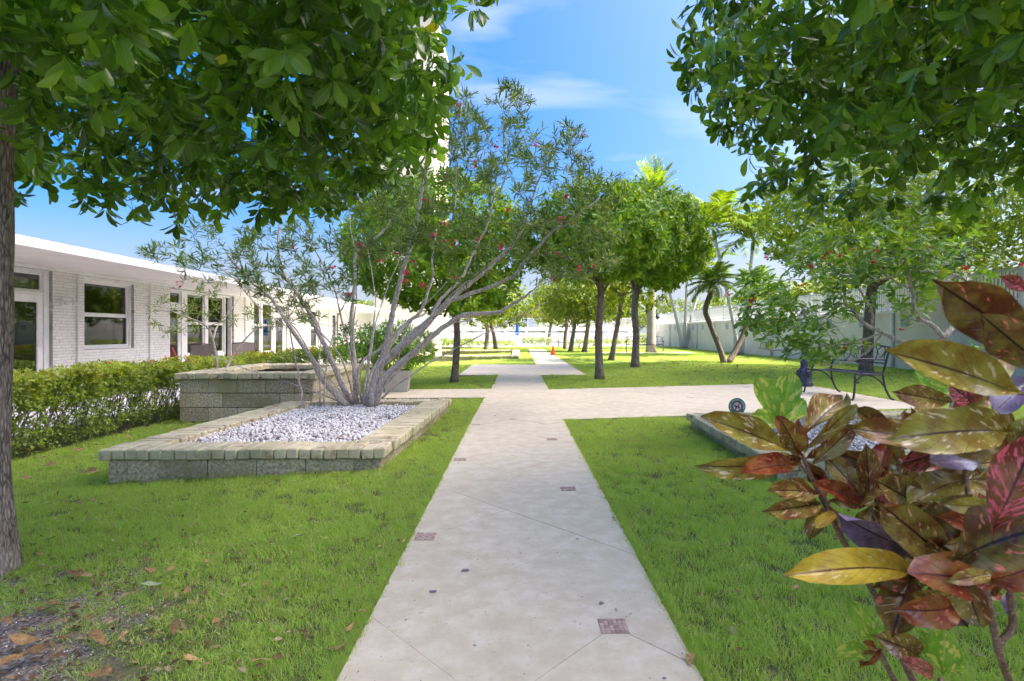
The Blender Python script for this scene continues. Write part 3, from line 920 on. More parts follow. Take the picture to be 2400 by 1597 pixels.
# ------------------------------------------------------------------ towers
def tower(name, x0, x1, y0, y1, floors, fh, label, face, bays, w_wall='tower'):
    """slab block with balcony bands and a pane in every bay; face: the sides that carry windows"""
    t = empty(name, ((x0 + x1) / 2, (y0 + y1) / 2, 0), 0, label, 'building')
    ox, oy = (x0 + x1) / 2, (y0 + y1) / 2
    X0, X1, Y0_, Y1_ = x0 - ox, x1 - ox, y0 - oy, y1 - oy
    H_ = floors * fh + 1.2
    MB().box(X0, X1, Y0_, Y1_, 0, H_).build('wall', M[w_wall], t)
    for fl in range(1, floors):
        z = fl * fh
        if 'S' in face:
            MB().box(X0 + 0.6, X1 - 0.6, Y0_ - 1.2, Y0_ - 0.003, z - 0.1, z + 0.1).build('balcony_slab', M['white_paint'], t)
            MB().box(X0 + 0.6, X1 - 0.6, Y0_ - 1.2, Y0_ - 1.12, z + 0.101, z + 1.0).build('balcony_rail', M[w_wall], t)
    me_w = None
    for f in face:
        for fl in range(floors):
            z = fl * fh + 0.5
            for k in range(bays):
                if f == 'S':
                    wd = (X1 - X0) / bays
                    a = X0 + wd * (k + 0.2)
                    m = MB().box(0, wd * 0.6, -0.05, -0.004, 0, fh * 0.68)
                    loc = (a, Y0_, z)
                elif f == 'W':
                    wd = (Y1_ - Y0_) / bays
                    a = Y0_ + wd * (k + 0.2)
                    m = MB().box(-0.05, -0.004, 0, wd * 0.6, 0, fh * 0.6)
                    loc = (X0, a, z)
                else:
                    wd = (Y1_ - Y0_) / bays
                    a = Y0_ + wd * (k + 0.2)
                    m = MB().box(0.004, 0.05, 0, wd * 0.6, 0, fh * 0.6)
                    loc = (X1, a, z)
                m.build('window', M['tower_glass'], t, loc=loc)
    MB().box(X0 - 0.2, X1 + 0.2, Y0_ - 0.2, Y1_ + 0.2, H_, H_ + 0.5).build('parapet', M['white_paint'], t)
    return t
tower('apartment_tower', -19.0, -11.0, 76, 92, 14, 3.0, 'tall cream apartment tower far behind the oleander and left tree crowns', 'W', 3)
tower('apartment_tower', 62.0, 84.0, -46, 9.4, 30, 3.1, 'apartment tower right of the garden that casts the broad shade over it', 'W', 14)
# ------------------------------------------------------------------ garden wall with picket fence on the right
WX = 11.8
gw = empty('garden_wall', (WX, 30, 0), 0, 'long beige block garden wall with white coping along the right lawn', 'wall')
wc = MB()
cy0, cy1 = 8.0, 52.0
MB().box(0, 0.22, cy0 - 30, cy1 - 30, -0.05, 1.70).build('wall_core', M['stucco'], gw)
# block courses, slightly proud
jm = MB()
for r in range(8):
    z = 0.01 + r * 0.21
    y = cy0 - (r % 2) * 0.2
    while y < cy1:
        a, b2 = max(y, cy0), min(y + 0.394, cy1)
        if b2 - a > 0.05: jm.box(-0.006 - RND.uniform(0, 0.002), 0.0, a - 30, b2 - 30, z, z + 0.203)
        y += 0.4
o = jm.build('blockwork', M['stucco'], gw); o['kind'] = 'stuff'
y = cy0
while y < cy1 - 0.1:
    MB().box(-0.07, 0.29, y - 30 + 0.004, min(y + 2.0, cy1) - 30, 1.702, 1.78).build('coping_stone', M['white_paint'], gw)
    y += 2.0
for y in (12.4, 17.9, 22.2, 26.4, 31.0, 37.4, 44.0):
    MB().tube([(-0.05, y - 30, 0), (-0.05, y - 30, 1.69)], 0.05, 8).build('drainpipe', M['white_paint'], gw, True)
bz = plain('vent_block', (0.42, 0.47, 0.52), 0.6)
y = 13.0
while y < 44:
    v = MB()
    for k in range(3):
        v.box(-0.03, -0.0095, y - 30 + k * 0.14, y - 30 + k * 0.14 + 0.11, 1.28, 1.62)
    v.build('vent_panel', bz, gw)
    y += 2.1
# taller brick pier
pr = MB().box(-0.25, 0.35, 15.2 - 30, 16.6 - 30, 0, 2.2).build('pier', M['stucco'], gw)
for r in range(20):
    z = 0.04 + r * 0.108
    yy = 15.2 + (r % 2) * 0.12 - 0.12
    while yy < 16.6:
        a, b2 = max(yy, 15.2), min(yy + 0.23, 16.6)
        if b2 - a > 0.04: MB().box(-0.258, -0.25, a - 30, b2 - 30, z, z + 0.098).build('brick', M['stucco'], pr)
        yy += 0.24
MB().box(-0.31, 0.41, 15.14 - 30, 16.66 - 30, 2.202, 2.28).build('pier_cap', M['white_paint'], pr)

pf = empty('picket_fence', (WX + 0.1, 30, 1.78), 0, 'white picket fence standing on the coping of the garden wall', 'fence')
MB().box(-0.02, 0.02, cy0 - 30, cy1 - 30, 0.10, 0.15).build('rail', M['white_paint'], pf)
MB().box(-0.025, 0.025, cy0 - 30, cy1 - 30, 0.80, 0.86).build('rail', M['white_paint'], pf)
pk = MB().box(-0.012, 0.012, -0.022, 0.022, 0.02, 0.80).mesh('picket'); pk.materials.append(M['white_paint'])
far = MB()
y = cy0 + 0.05
n = 0
while y < cy1:
    if 15.0 < y < 16.8: y += 0.11; continue
    if 12.5 < y < 45.0 and n < 300:
        link_mesh('picket', pk, None, pf, (0, y - 30, 0)); n += 1
    else:
        far.box(-0.012, 0.012, y - 30 - 0.022, y - 30 + 0.022, 0.02, 0.80)
    y += 0.11
o = far.build('pickets', M['white_paint'], pf); o['kind'] = 'stuff'
y = cy0 + 0.6
while y < cy1:
    MB().box(-0.05, 0.05, y - 30 - 0.05, y - 30 + 0.05, 0, 0.93).build('post', M['white_paint'], pf)
    y += 2.42

# ------------------------------------------------------------------ terrace across the far end
tw_ = empty('terrace_wall', (0, 58, 0), 0, 'far white terrace wall with a dark gap below, across the end of the garden', 'wall')
MB().box(-16, 12, 0.3, 0.8, 0, 1.1).build('wall_face', M['white_paint'], tw_)
MB().box(-16, 12, -0.5, 1.2, 1.28, 1.62).build('deck_edge', M['white_paint'], tw_)
for k in range(14):
    MB().box(-16 + k * 2.1, -15.75 + k * 2.1, -0.3, 0.2, 0, 1.28).build('column', M['white_paint'], tw_)
tf = empty('terrace_railing', (0, 58, 1.62), 0, 'white baluster railing on top of the far terrace', 'railing')
MB().box(-16, 12, -0.32, -0.26, 0.88, 0.95).build('handrail', M['white_paint'], tf)
bm_ = MB().box(-0.02, 0.02, -0.31, -0.27, 0, 0.88).mesh('baluster'); bm_.materials.append(M['white_paint'])
for k in range(230):
    link_mesh('baluster', bm_, None, tf, (-15.9 + k * 0.121, 0, 0))
# low white pool fence in front
pfn = empty('pool_fence', (0, 48, 0), 0, 'low white metal pool fence in front of the far terrace', 'fence')
for z in (0.25, 1.05): MB().box(-10, 10.5, -0.015, 0.015, z, z + 0.035).build('rail', M['white_paint'], pfn)
b2_ = MB().box(-0.012, 0.012, -0.012, 0.012, 0.03, 1.05).mesh('picket'); b2_.materials.append(M['white_paint'])
for k in range(136): link_mesh('picket', b2_, None, pfn, (-10 + k * 0.151, 0, 0))
# closed blue parasol
um = empty('parasol', (0.02, 52.5, 0.004), 0, 'closed blue parasol standing by the far pool terrace', 'parasol')
MB().tube([(0, 0, 0), (0, 0, 2.35)], 0.03, 8).build('pole', M['white_paint'], um, True)
pm = MB()
prof = [(0.035, 2.28), (0.10, 2.1), (0.17, 1.6), (0.20, 1.1), (0.16, 0.85), (0.05, 0.82)]
vs, fs = [], []
for (r, z) in prof:
    for k in range(16):
        q = r * (1.12 if k % 2 else 0.82)
        vs.append((q * math.cos(k * math.pi / 8), q * math.sin(k * math.pi / 8), z))
for i in range(len(prof) - 1):
    for k in range(16): fs.append((i * 16 + k, i * 16 + (k + 1) % 16, (i + 1) * 16 + (k + 1) % 16, (i + 1) * 16 + k))
pm.add(vs, fs).build('canopy', M['blue_cloth'], um, True)
MB().lathe([(0.28, 0), (0.28, 0.06), (0.06, 0.09)], 14).build('base', M['white_paint'], um)
# blue-walled hut with a pitched thatch roof on the terrace
hut = empty('thatched_hut', (1.6, 66, 1.4), 0, 'small blue hut with a pitched dark roof beyond the far terrace railing', 'hut')
MB().box(-1.1, 0.6, -1, 1, 0, 1.9).build('wall', M['blue_cloth'], hut)
MB().add([(-2.2, -1.5, 1.5), (2.6, -1.5, 1.2), (-0.1, -1.5, 2.7), (-2.2, 1.5, 1.5), (2.6, 1.5, 1.2), (-0.1, 1.5, 2.7)], [(0, 2, 5, 3), (2, 1, 4, 5), (0, 1, 2), (3, 5, 4), (0, 3, 4, 1)]).build('roof', M['thatch'], hut)

# ------------------------------------------------------------------ white garden bench and table, far right of the path
wb = empty('white_bench', (4.2 - 0.45, 41.5, 0), 0, 'distant white slatted garden bench near the leaning tree trunks', 'bench')
for x in (-0.75, 0.75):
    MB().box(x - 0.035, x + 0.035, -0.28, -0.21, 0, 0.62).build('leg', M['white_paint'], wb)
    MB().box(x - 0.035, x + 0.035, 0.21, 0.28, 0, 0.98).build('leg', M['white_paint'], wb)
    MB().box(x - 0.04, x + 0.04, -0.30, 0.21, 0.622, 0.66).build('armrest', M['white_paint'], wb)
for k in range(5): MB().box(-0.71, 0.71, -0.26 + k * 0.095, -0.18 + k * 0.095, 0.42, 0.45).build('seat_slat', M['white_paint'], wb)
MB().box(-0.71, 0.71, 0.22, 0.26, 0.88, 0.98).build('back_rail', M['white_paint'], wb)
for k in range(9): MB().box(-0.66 + k * 0.16, -0.61 + k * 0.16, 0.225, 0.255, 0.46, 0.88).build('back_slat', M['white_paint'], wb)
tb = empty('white_table', (2.75, 41.0, 0), 0, 'distant white garden table beside the end of the path', 'table')
MB().box(-0.65, 0.65, -0.4, 0.4, 0.68, 0.73).build('table_top', M['white_paint'], tb)
for x in (-0.58, 0.58):
    for y in (-0.33, 0.33): MB().box(x - 0.035, x + 0.035, y - 0.035, y + 0.035, 0, 0.678).build('leg', M['white_paint'], tb)

# traffic cone
cn = empty('traffic_cone', (1.76, 28.0, 0.002), 0.2, 'orange traffic cone standing at the right edge of the far path', 'cone')
MB().box(-0.17, 0.17, -0.17, 0.17, 0, 0.035).build('base', M['orange'], cn)
MB().lathe([(0.13, 0.036), (0.12, 0.06), (0.075, 0.28), (0.03, 0.47), (0.022, 0.475)], 16).build('body', M['orange'], cn, True)
# ------------------------------------------------------------------ leaves and branches
def leaf_template(W=0.45, rows=4, fold=0.10, droop=0.18, kind='obovate', wave=0.0):
    """leaf of length 1 along +x, normal +z; returns verts, quads, uv"""
    v, uv = [], []
    for i in range(rows + 1):
        t = i / rows
        if kind == 'obovate': w = (math.sin(math.pi * 0.5 * min(1, t / 0.62)) ** 1.1 if t < 0.62 else math.sqrt(max(0.0, 1 - ((t - 0.62) / 0.40) ** 2))) if 0 < t else 0.05
        elif kind == 'lance': w = math.sin(math.pi * t ** 0.85) ** 0.9 if 0 < t < 1 else 0.03
        else: w = math.sin(math.pi * t) ** 0.6 if 0 < t < 1 else 0.05
        w *= W / 2
        z = -droop * t * t
        k = wave * math.sin(t * 9)
        v += [(t, -w, z + fold * w * 2 + k * w), (t, 0, z), (t, w, z + fold * w * 2 - k * w)]
        uv += [(0, t), (0.5, t), (1, t)]
    f = []
    for i in range(rows):
        a = i * 3
        f += [(a, a + 3, a + 4, a + 1), (a + 1, a + 4, a + 5, a + 2)]
    return np.array(v), np.array(f), np.array(uv)

LEAF_BROAD = leaf_template(0.46, 4, 0.14, 0.16)
LEAF_MID = leaf_template(0.48, 2, 0.16, 0.15)
LEAF_LANCE = leaf_template(0.15, 3, 0.10, 0.20, 'lance')
LEAF_SMALL = leaf_template(0.45, 2, 0.15, 0.15, 'lance')
LEAF_DIA = (np.array([(0, 0, 0), (0.48, -0.2, 0.06), (1, 0, -0.14), (0.48, 0.2, 0.06)], float), np.array([(0, 1, 2, 3)]), np.array([(0.5, 0), (0, 0.5), (0.5, 1), (1, 0.5)], float))
LEAF_JAT = leaf_template(0.42, 3, 0.12, 0.2)

def unit(a):
    return a / np.maximum(np.linalg.norm(a, axis=-1, keepdims=True), 1e-9)

def rosettes(centers, axes, per, size, seed, spread=0.9, up=0.5, grav=0.25, stem=0.06, jitter=0.25):
    """leaves in whorls: returns pos (n,3), mats (n,3,3), rnd (n)"""
    rg = np.random.default_rng(seed)
    n = len(centers)
    c = np.repeat(centers, per, 0)
    a = unit(np.repeat(axes, per, 0) + rg.normal(0, 0.12, (n * per, 3)))
    ref = np.tile(np.array([[0.3, 0.5, 0.81]]), (n * per, 1))
    u = unit(np.cross(a, ref)); w = np.cross(a, u)
    ph = np.tile(np.arange(per) * 2.399, n) + np.repeat(rg.random(n) * 6.28, per) + rg.normal(0, 0.2, n * per)
    rad = u * np.cos(ph)[:, None] + w * np.sin(ph)[:, None]
    el = up * (0.4 + 1.2 * rg.random((n * per, 1)))
    d = unit(rad * spread + a * el + np.array([0, 0, -1.0]) * grav * (0.4 + 1.2 * rg.random((n * per, 1))) + rg.normal(0, jitter, (n * per, 3)))
    nz = unit(a + 0.001 - d * np.sum(a * d, 1, keepdims=True) + rg.normal(0, 0.18, (n * per, 3)))
    nz = unit(nz - d * np.sum(nz * d, 1, keepdims=True))
    y = np.cross(nz, d)
    s = size * (0.65 + 0.55 * rg.random((n * per, 1)))
    mats = np.stack([d * s, y * s * (0.85 + 0.3 * rg.random((n * per, 1))), nz * s], -1)
    pos = c + a * (stem * (rg.random((n * per, 1)) - 0.6)) + d * 0.012
    rnd = np.clip(np.repeat(rg.random(n), per) * 0.55 + rg.random(n * per) * 0.5 - 0.05, 0, 1)
    return pos, mats, rnd

def grow(mb, nodes, targets, r_end=0.003, jit=0.12, sag=0.0, sides=5, rk=0.62):
    """join every target to the nearest part of the growing skeleton with a tapering, bent twig.
    nodes: list of (pos, radius)"""
    P = [np.array(n[0]) for n in nodes]
    Rr = [n[1] for n in nodes]
    base = P[0]
    order = sorted(range(len(targets)), key=lambda i: np.linalg.norm(np.array(targets[i]) - P[-1]))
    dirs = [None] * len(targets)
    for i in order:
        t = np.array(targets[i])
        A = np.array(P)
        d = np.linalg.norm(A - t, axis=1) + 1.6 * np.maximum(A[:, 2] - t[2] + 0.05, 0)
        k = int(np.argmin(d))
        s = A[k]
        L = np.linalg.norm(t - s)
        if L < 0.02: continue
        r0 = max(min(Rr[k] * rk, 0.004 + 0.012 * L), r_end)
        mid1 = s + (t - s) * 0.38 + np.array([RND.uniform(-1, 1), RND.uniform(-1, 1), RND.uniform(-0.6, 1)]) * jit * L
        mid2 = s + (t - s) * 0.72 + np.array([RND.uniform(-1, 1), RND.uniform(-1, 1), RND.uniform(-0.6, 1) - sag]) * jit * L
        pts = catmull([s, mid1, mid2, t], 2)
        m = len(pts)
        rad = [r0 + (r_end - r0) * j / (m - 1) for j in range(m)]
        mb.tube(pts, rad, sides, False)
        for j in range(1, m):
            P.append(np.array(pts[j])); Rr.append(rad[j])
        dirs[i] = (pts[-1] - pts[-2]).normalized()
    return dirs

def lump_field(seed, n=16, amp=0.22, width=0.45):
    rg = np.random.default_rng(seed)
    d = unit(rg.normal(size=(n, 3)))
    a = rg.uniform(-amp, amp, n)
    def f(u):
        dot = u @ d.T
        return 1 + np.sum(a * np.exp((dot - 1) / (width ** 2) * 1.0), 1)
    return f

def crown_points(n, c, rx, ry, rz_up, rz_dn, seed, shell=0.55, lumps=None, flat=None, box=1.0):
    rg = np.random.default_rng(seed)
    u = unit(rg.normal(size=(n, 3)))
    t = shell + (1 - shell) * rg.random(n) ** 0.7
    inner = rg.random(n) < 0.18
    t[inner] = rg.random(inner.sum()) ** 0.5 * shell
    k = t * (lumps(u) if lumps else 1.0)
    rz = np.where(u[:, 2] > 0, rz_up, rz_dn)
    ch = np.maximum(np.hypot(u[:, 0], u[:, 1]), 1e-4)
    bx_ = ch ** (box - 1.0)
    p = np.stack([u[:, 0] * bx_ * rx * k, u[:, 1] * bx_ * ry * k, u[:, 2] * rz * k], -1)
    ax = unit(np.stack([u[:, 0] / rx, u[:, 1] / ry, u[:, 2] / rz], -1))
    p += np.array(c)
    if flat is not None:
        lo = p[:, 2] < flat
        p[lo, 2] = flat + rg.uniform(-0.05, 0.10, lo.sum())
    return p, ax

def trunk_tube(mb, pts, r0, r1, sides=14, flare=1.5, k=6, rough=0.08, seed=1):
    P = catmull(pts, k)
    m = len(P)
    b = len(mb.v)
    rad = []
    for i in range(m):
        t = i / (m - 1)
        rad.append((r0 + (r1 - r0) * t) * (1 + (flare - 1) * math.exp(-t * 14)))
    mb.tube(P, rad, sides)
    for i in range(b, b + m * sides):
        v = Vector(mb.v[i])
        c = P[(i - b) // sides]
        q = v - c
        s = 1 + rough * mnoise.noise(Vector((q.x * 30, q.y * 30, v.z * 3 + seed))) + rough * 0.7 * mnoise.noise(Vector((q.x * 9, q.y * 9, v.z * 9 + seed)))
        mb.v[i] = tuple(c + q * s)
    return P, rad

def px_of(p):
    return (VX + F * p[:, 0] / np.maximum(p[:, 1], 0.05), VY - F * (p[:, 2] - CAM_H) / np.maximum(p[:, 1], 0.05))

def near_tree(name, base, trunk_pts, r0, r1, c, rx, ry, zu, zd, flat, nclus, per, size, mat, label, seed, extra=None, mask=None):
    t = empty(name, base, 0, label, 'tree')
    off = np.array(base)
    mb = MB()
    P, rad = trunk_tube(mb, [Vector(p) - Vector(base) for p in trunk_pts], r0, r1, 18, 1.45, 7, 0.09, seed)
    mb.build('trunk', M['bark'], t, True)
    lf = lump_field(seed, 18, 0.12, 0.5)
    cp, ax = crown_points(nclus, c, rx, ry, zu, zd, seed, 0.5, lf, flat, 0.55)
    gap = np.array([mnoise.noise(Vector((q[0] * 1.9 + seed, q[1] * 1.9, q[2] * 1.9))) for q in cp])
    cp, ax = cp[gap > -0.22], ax[gap > -0.22]
    if mask is not None:
        keep = mask(cp)
        cp, ax = cp[keep], ax[keep]
    if extra is not None:
        cp = np.concatenate([cp, np.array([e[0] for e in extra])]); ax = np.concatenate([ax, unit(np.array([e[1] for e in extra], float))])
    br = MB()
    nodes = [(np.array(P[i]), rad[i]) for i in range(int(len(P) * 0.55), len(P))]
    rg = np.random.default_rng(seed + 1)
    big = []
    for k in range(11):
        a = k * 0.571 + rg.uniform(-0.2, 0.2)
        el = rg.uniform(-0.15, 0.9)
        big.append(np.array(c) - off + np.array([math.cos(a) * rx * 0.6, math.sin(a) * ry * 0.6, el * (zu if el > 0 else zd) * 0.6]))
    grow(br, nodes, big, 0.010, 0.10, 0, 7, 0.8)
    sk = [(np.array(v), 0.012) for v in br.v[::7]]
    sel = rg.choice(len(cp), min(520, len(cp)), replace=False)
    grow(br, nodes + sk, [cp[i] - off for i in sel], 0.0022, 0.10, 0, 4)
    br.build('branches', M['bark_mid'], t, True)
    axes = unit(ax + np.array([0, 0, 0.25]) + rg.normal(0, 0.45, ax.shape))
    pos, mats, rnd = rosettes(cp, axes, per, size, seed + 2, 0.9, 0.45, 0.55, 0.10, 0.28)
    px, py = px_of(pos)
    d = np.linalg.norm(pos - np.array([0, 0, CAM_H]), axis=1)
    ok = (px > 0) & (px < 2400) & (py > 0) & (py < 1597) & (pos[:, 1] > 0.3)
    score = np.where(ok, d, 1e9)
    idx = np.argsort(score)[:300]
    single = np.zeros(len(pos), bool); single[idx] = True
    tv, tf, uv = LEAF_BROAD
    o = link_mesh('foliage', scatter_mesh('foliage', tv, tf, pos[~single] - off, mats[~single], rnd[~single], uv), mat, t)
    o['kind'] = 'stuff'
    var = []
    for q in range(6):
        me = np_mesh('leaf', tv, tf, np.full(len(tf), 0.1 + 0.16 * q), True, uv)
        me.materials.append(mat); var.append(me)
    for i in idx:
        m4 = Matrix.Translation(Vector(pos[i] - off)) @ Matrix(mats[i].tolist()).to_4x4()
        lo = link_mesh('leaf', var[int(rnd[i] * 5.99)], None, t)
        lo.matrix_local = m4
    # small flower buds
    nb = 160
    bi = rg.choice(len(cp), nb, replace=False)
    bp = np.repeat(cp[bi], 9, 0) + rg.normal(0, 0.016, (nb * 9, 3))
    o = link_mesh('buds', scatter_mesh('buds', ICO_V, ICO_F, bp - off, np.tile(np.eye(3) * 0.0035, (nb * 9, 1, 1)), rg.random(nb * 9)), M['bud'], t)
    o['kind'] = 'stuff'
    return t

bx, by = -2.612, 2.87
near_tree('broadleaf_tree', (bx, by, gz(bx, by) - 0.02), [(bx, by, -0.16), (bx - 0.03, by, 0.5), (bx - 0.015, by + 0.01, 1.1), (bx + 0.0, by, 1.8), (bx + 0.02, by, 2.5), (bx + 0.05, by + 0.05, 3.2)],
          0.080, 0.062, (-2.14, 3.25, 2.85), 2.28, 2.1, 1.5, 0.95, 1.98, 4300, 8, 0.108, M['leaf_near'],
          'big glossy-leaved tree whose bark trunk stands at the left edge of the lawn', 21)
# a low twig reaches towards the path from the right-hand tree
extra = []
for k in range(9):
    q = at(1745 + k * 22, 462 - k * 14, 4.6 - k * 0.05)
    extra.append((tuple(q), (-0.3, 0, 0.6)))
near_tree('broadleaf_tree', (3.35, 3.3, -0.02), [(3.35, 3.3, -0.05), (3.38, 3.3, 0.8), (3.34, 3.32, 1.6), (3.3, 3.35, 2.4), (3.28, 3.4, 3.2)],
          0.10, 0.07, (3.25, 3.25, 3.1), 2.28, 2.2, 1.5, 1.12, 2.05, 4400, 8, 0.108, M['leaf_right'],
          'big glossy-leaved tree overhanging the upper right corner above the croton', 34, extra)

# ------------------------------------------------------------------ clipped trees on the lawns
def crown_mesh(name, rx, ry, zu, zd, n, per, size, seed, amp=0.12, shell=0.72):
    lf = lump_field(seed, 22, amp, 0.4)
    cp, ax = crown_points(n, (0, 0, 0), rx, ry, zu, zd, seed, shell, lf)
    gap = np.array([mnoise.noise(Vector((q[0] * 2.6 / rx, q[1] * 2.6 / ry, q[2] * 2.6 / zu + seed))) + 0.5 * mnoise.noise(Vector((q[0] * 6 / rx, q[1] * 6 / ry, q[2] * 6 / zu + seed))) for q in cp])
    cp, ax = cp[gap > -0.30], ax[gap > -0.30]
    rg = np.random.default_rng(seed)
    axes = unit(ax + np.array([0, 0, 0.3]) + rg.normal(0, 0.4, ax.shape))
    pos, mats, rnd = rosettes(cp, axes, per, size, seed + 1, 0.9, 0.5, 0.25, 0.05, 0.3)
    tv, tf, uv = LEAF_MID
    return scatter_mesh(name, tv, tf, pos, mats, rnd, uv)

def lawn_tree(base, top, r0, r1, cen, crown_me, scale, mat, label, limbs=5, crx=1.6, group='clipped trees on the lawns', fork=False, rz=0.0, bark='bark_mid'):
    t = empty('lawn_tree', base, 0, label, 'tree', group)
    B = Vector(base)
    mb = MB()
    mid = (B + Vector(top)) / 2 + Vector((RND.uniform(-0.05, 0.05), 0, 0))
    P, rad = trunk_tube(mb, [Vector((0, 0, -0.03)), mid - B, Vector(top) - B, Vector(cen) - B + Vector((0, 0, 0.2))], r0, r1, 10, 1.5, 5, 0.08, int(base[1] * 10))
    mb.build('trunk', M[bark], t, True)
    br = MB()
    rr = random.Random(int(base[1] * 100))
    s0 = Vector(top) - B
    for k in range(limbs + 4):
        a = k * 2.4 + rr.random()
        e = Vector(cen) - B + Vector((math.cos(a) * crx * rr.uniform(0.5, 0.85), math.sin(a) * crx * rr.uniform(0.5, 0.85), rr.uniform(-0.35, 0.5) * crx))
        s = s0 + Vector((0, 0, rr.uniform(-0.05, 0.4)))
        br.tube(catmull([s, s + (e - s) * 0.5 + Vector((0, 0, -0.05 * crx)), e], 3), [r1 * 0.55 * (1 - 0.8 * i / 6) for i in range(7)], 6, False)
    br.build('limbs', M[bark], t, True)
    o = link_mesh('crown', crown_me, None, t, Vector(cen) - B, (0, 0, rz), scale)
    if not crown_me.materials: crown_me.materials.append(mat)
    return t

def g3(px, py): p = gp(px, py, 0); return (p.x, p.y, gz(p.x, p.y) - 0.015)
cm_b = crown_mesh('crown', 2.15, 1.95, 1.55, 1.45, 3400, 7, 0.145, 51, 0.24)
cm_a = crown_mesh('crown', 1.68, 1.75, 1.25, 1.15, 2700, 7, 0.145, 52, 0.24)
cm_a2 = crown_mesh('crown', 1.95, 1.9, 1.95, 1.8, 3200, 7, 0.155, 53, 0.24)
cm_far = crown_mesh('crown', 1.0, 1.0, 0.85, 0.7, 800, 7, 0.085, 54, 0.14, 0.6)
lawn_tree(g3(1064, 892), at(1068, 745, 13.2), 0.085, 0.07, at(1031, 575, 13.2), cm_b, (1, 1, 1), M['leaf_mid'], 'round clipped tree left of the path, directly behind the oleander branches', 6, 1.7)
lawn_tree(g3(1406, 889), at(1408, 690, 13.65), 0.095, 0.075, at(1404, 562, 13.65), cm_a, (1, 1, 1), M['leaf_mid'], 'clipped tree with dark trunk nearest the path on the right lawn', 6, 1.3)
lawn_tree(g3(1488, 861), at(1489, 700, 18.2), 0.115, 0.10, at(1526, 560, 18.2), cm_a2, (1, 1, 1), M['leaf_mid'], 'tallest round clipped tree on the right lawn, with a side limb', 6, 1.5)
# sunlit ones
FT = [((1432, 846), (1458, 699), 22.5, (1472, 640), (2.1, 2.1, 2.2), 'leaning lawn tree seen between the two dark trunks of the right lawn', 0.10),
      ((1369, 826), (1381, 745), 32.6, (1396, 690), (2.3, 2.2, 2.4), 'sunlit lawn tree with pale right-leaning trunk beside the far path', 0.13),
      ((1337, 825), (1347, 753), 33.4, (1350, 700), (2.0, 2.0, 2.3), 'sunlit lawn tree with a forked side limb near the traffic cone', 0.12),
      ((1325, 819.5), (1328, 755), 37.5, (1318, 702), (2.0, 2.0, 2.4), 'sunlit tree with slim dark trunk behind the forked one', 0.12),
      ((1394, 811), (1400, 748), 48.0, (1410, 705), (2.6, 2.4, 2.6), 'slender distant tree right of the pale leaning trunk', 0.12),
      ((1283, 809.5), (1292, 752), 50.0, (1288, 716), (2.1, 2.1, 2.5), 'distant tree with crooked dark trunk behind the white table', 0.14),
      ((1139, 820.5), (1141, 752), 36.6, (1130, 700), (2.4, 2.2, 2.6), 'sunlit twin-trunked tree beyond the far planter, left of the path', 0.14),
      ((1162, 817), (1153, 752), 40.0, (1178, 712), (2.2, 2.2, 2.6), 'sunlit tree leaning left beyond the far planter', 0.13)]
cm_far.materials.append(M['leaf_far'])
for i, (b_, tp, Y, cc, sc_, lab, r) in enumerate(FT):
    q = at(b_[0], b_[1], Y)
    lawn_tree((q.x, Y, -0.03), at(tp[0], tp[1], Y), r, r * 0.8, at(cc[0], cc[1], Y), cm_far, sc_, M['leaf_far'], lab, 5, 1.3, 'sunlit trees at the far end', rz=i * 1.3)
# big spreading tree behind the bench
lawn_tree((9.75, 16.0, -0.03), (9.95, 16.0, 2.4), 0.15, 0.13, (9.7, 14.9, 4.0), crown_mesh('crown', 3.5, 3.2, 2.0, 1.35, 5200, 7, 0.135, 57, 0.16, 0.55), (1, 1, 1), leaf_mat('leaf_spread', [(0.09, 0.18, 0.02), (0.16, 0.27, 0.027), (0.24, 0.36, 0.04), (0.34, 0.43, 0.06)], 0.45, 0.36, 0.45),
          'wide low tree spreading above the bench in front of the garden wall', 8, 2.6)

# ------------------------------------------------------------------ shrubs beyond the garden wall
cm_sh = crown_mesh('crown', 1.0, 1.0, 0.75, 0.9, 700, 6, 0.10, 61, 0.2, 0.6)
cm_sh.materials.append(M['leaf_far'])
for i, (x, y, s, z) in enumerate([(14.6, 14.6, 2.2, 2.3), (14.9, 17.4, 2.1, 2.4), (14.7, 20.2, 2.3, 2.3), (15.2, 23.5, 2.4, 2.5), (14.6, 27.0, 2.3, 2.6), (14.9, 31.0, 2.4, 2.5), (14.5, 36.0, 2.3, 2.3), (15.0, 42.0, 2.5, 2.2)]):
    t = empty('sea_grape_shrub', (x, y, -0.03), 0, None, 'shrub', 'sunlit shrubs beyond the garden wall')
    t['label'] = 'yellow-green sunlit shrub showing over the picket fence on the garden wall'
    m = MB()
    for k in range(5):
        a = k * 1.256 + i
        m.tube(catmull([(0.1 * math.cos(a), 0.1 * math.sin(a), 0), (0.35 * math.cos(a), 0.35 * math.sin(a), 1.0), (0.8 * math.cos(a), 0.8 * math.sin(a), z)], 3), [0.05, 0.045, 0.04, 0.035, 0.03, 0.02, 0.015], 6, False)
    m.build('stems', M['bark_mid'], t, True)
    link_mesh('crown', cm_sh, None, t, (0, 0, z), (0, 0, i * 1.1), (s, s * 1.05, s * 0.8))

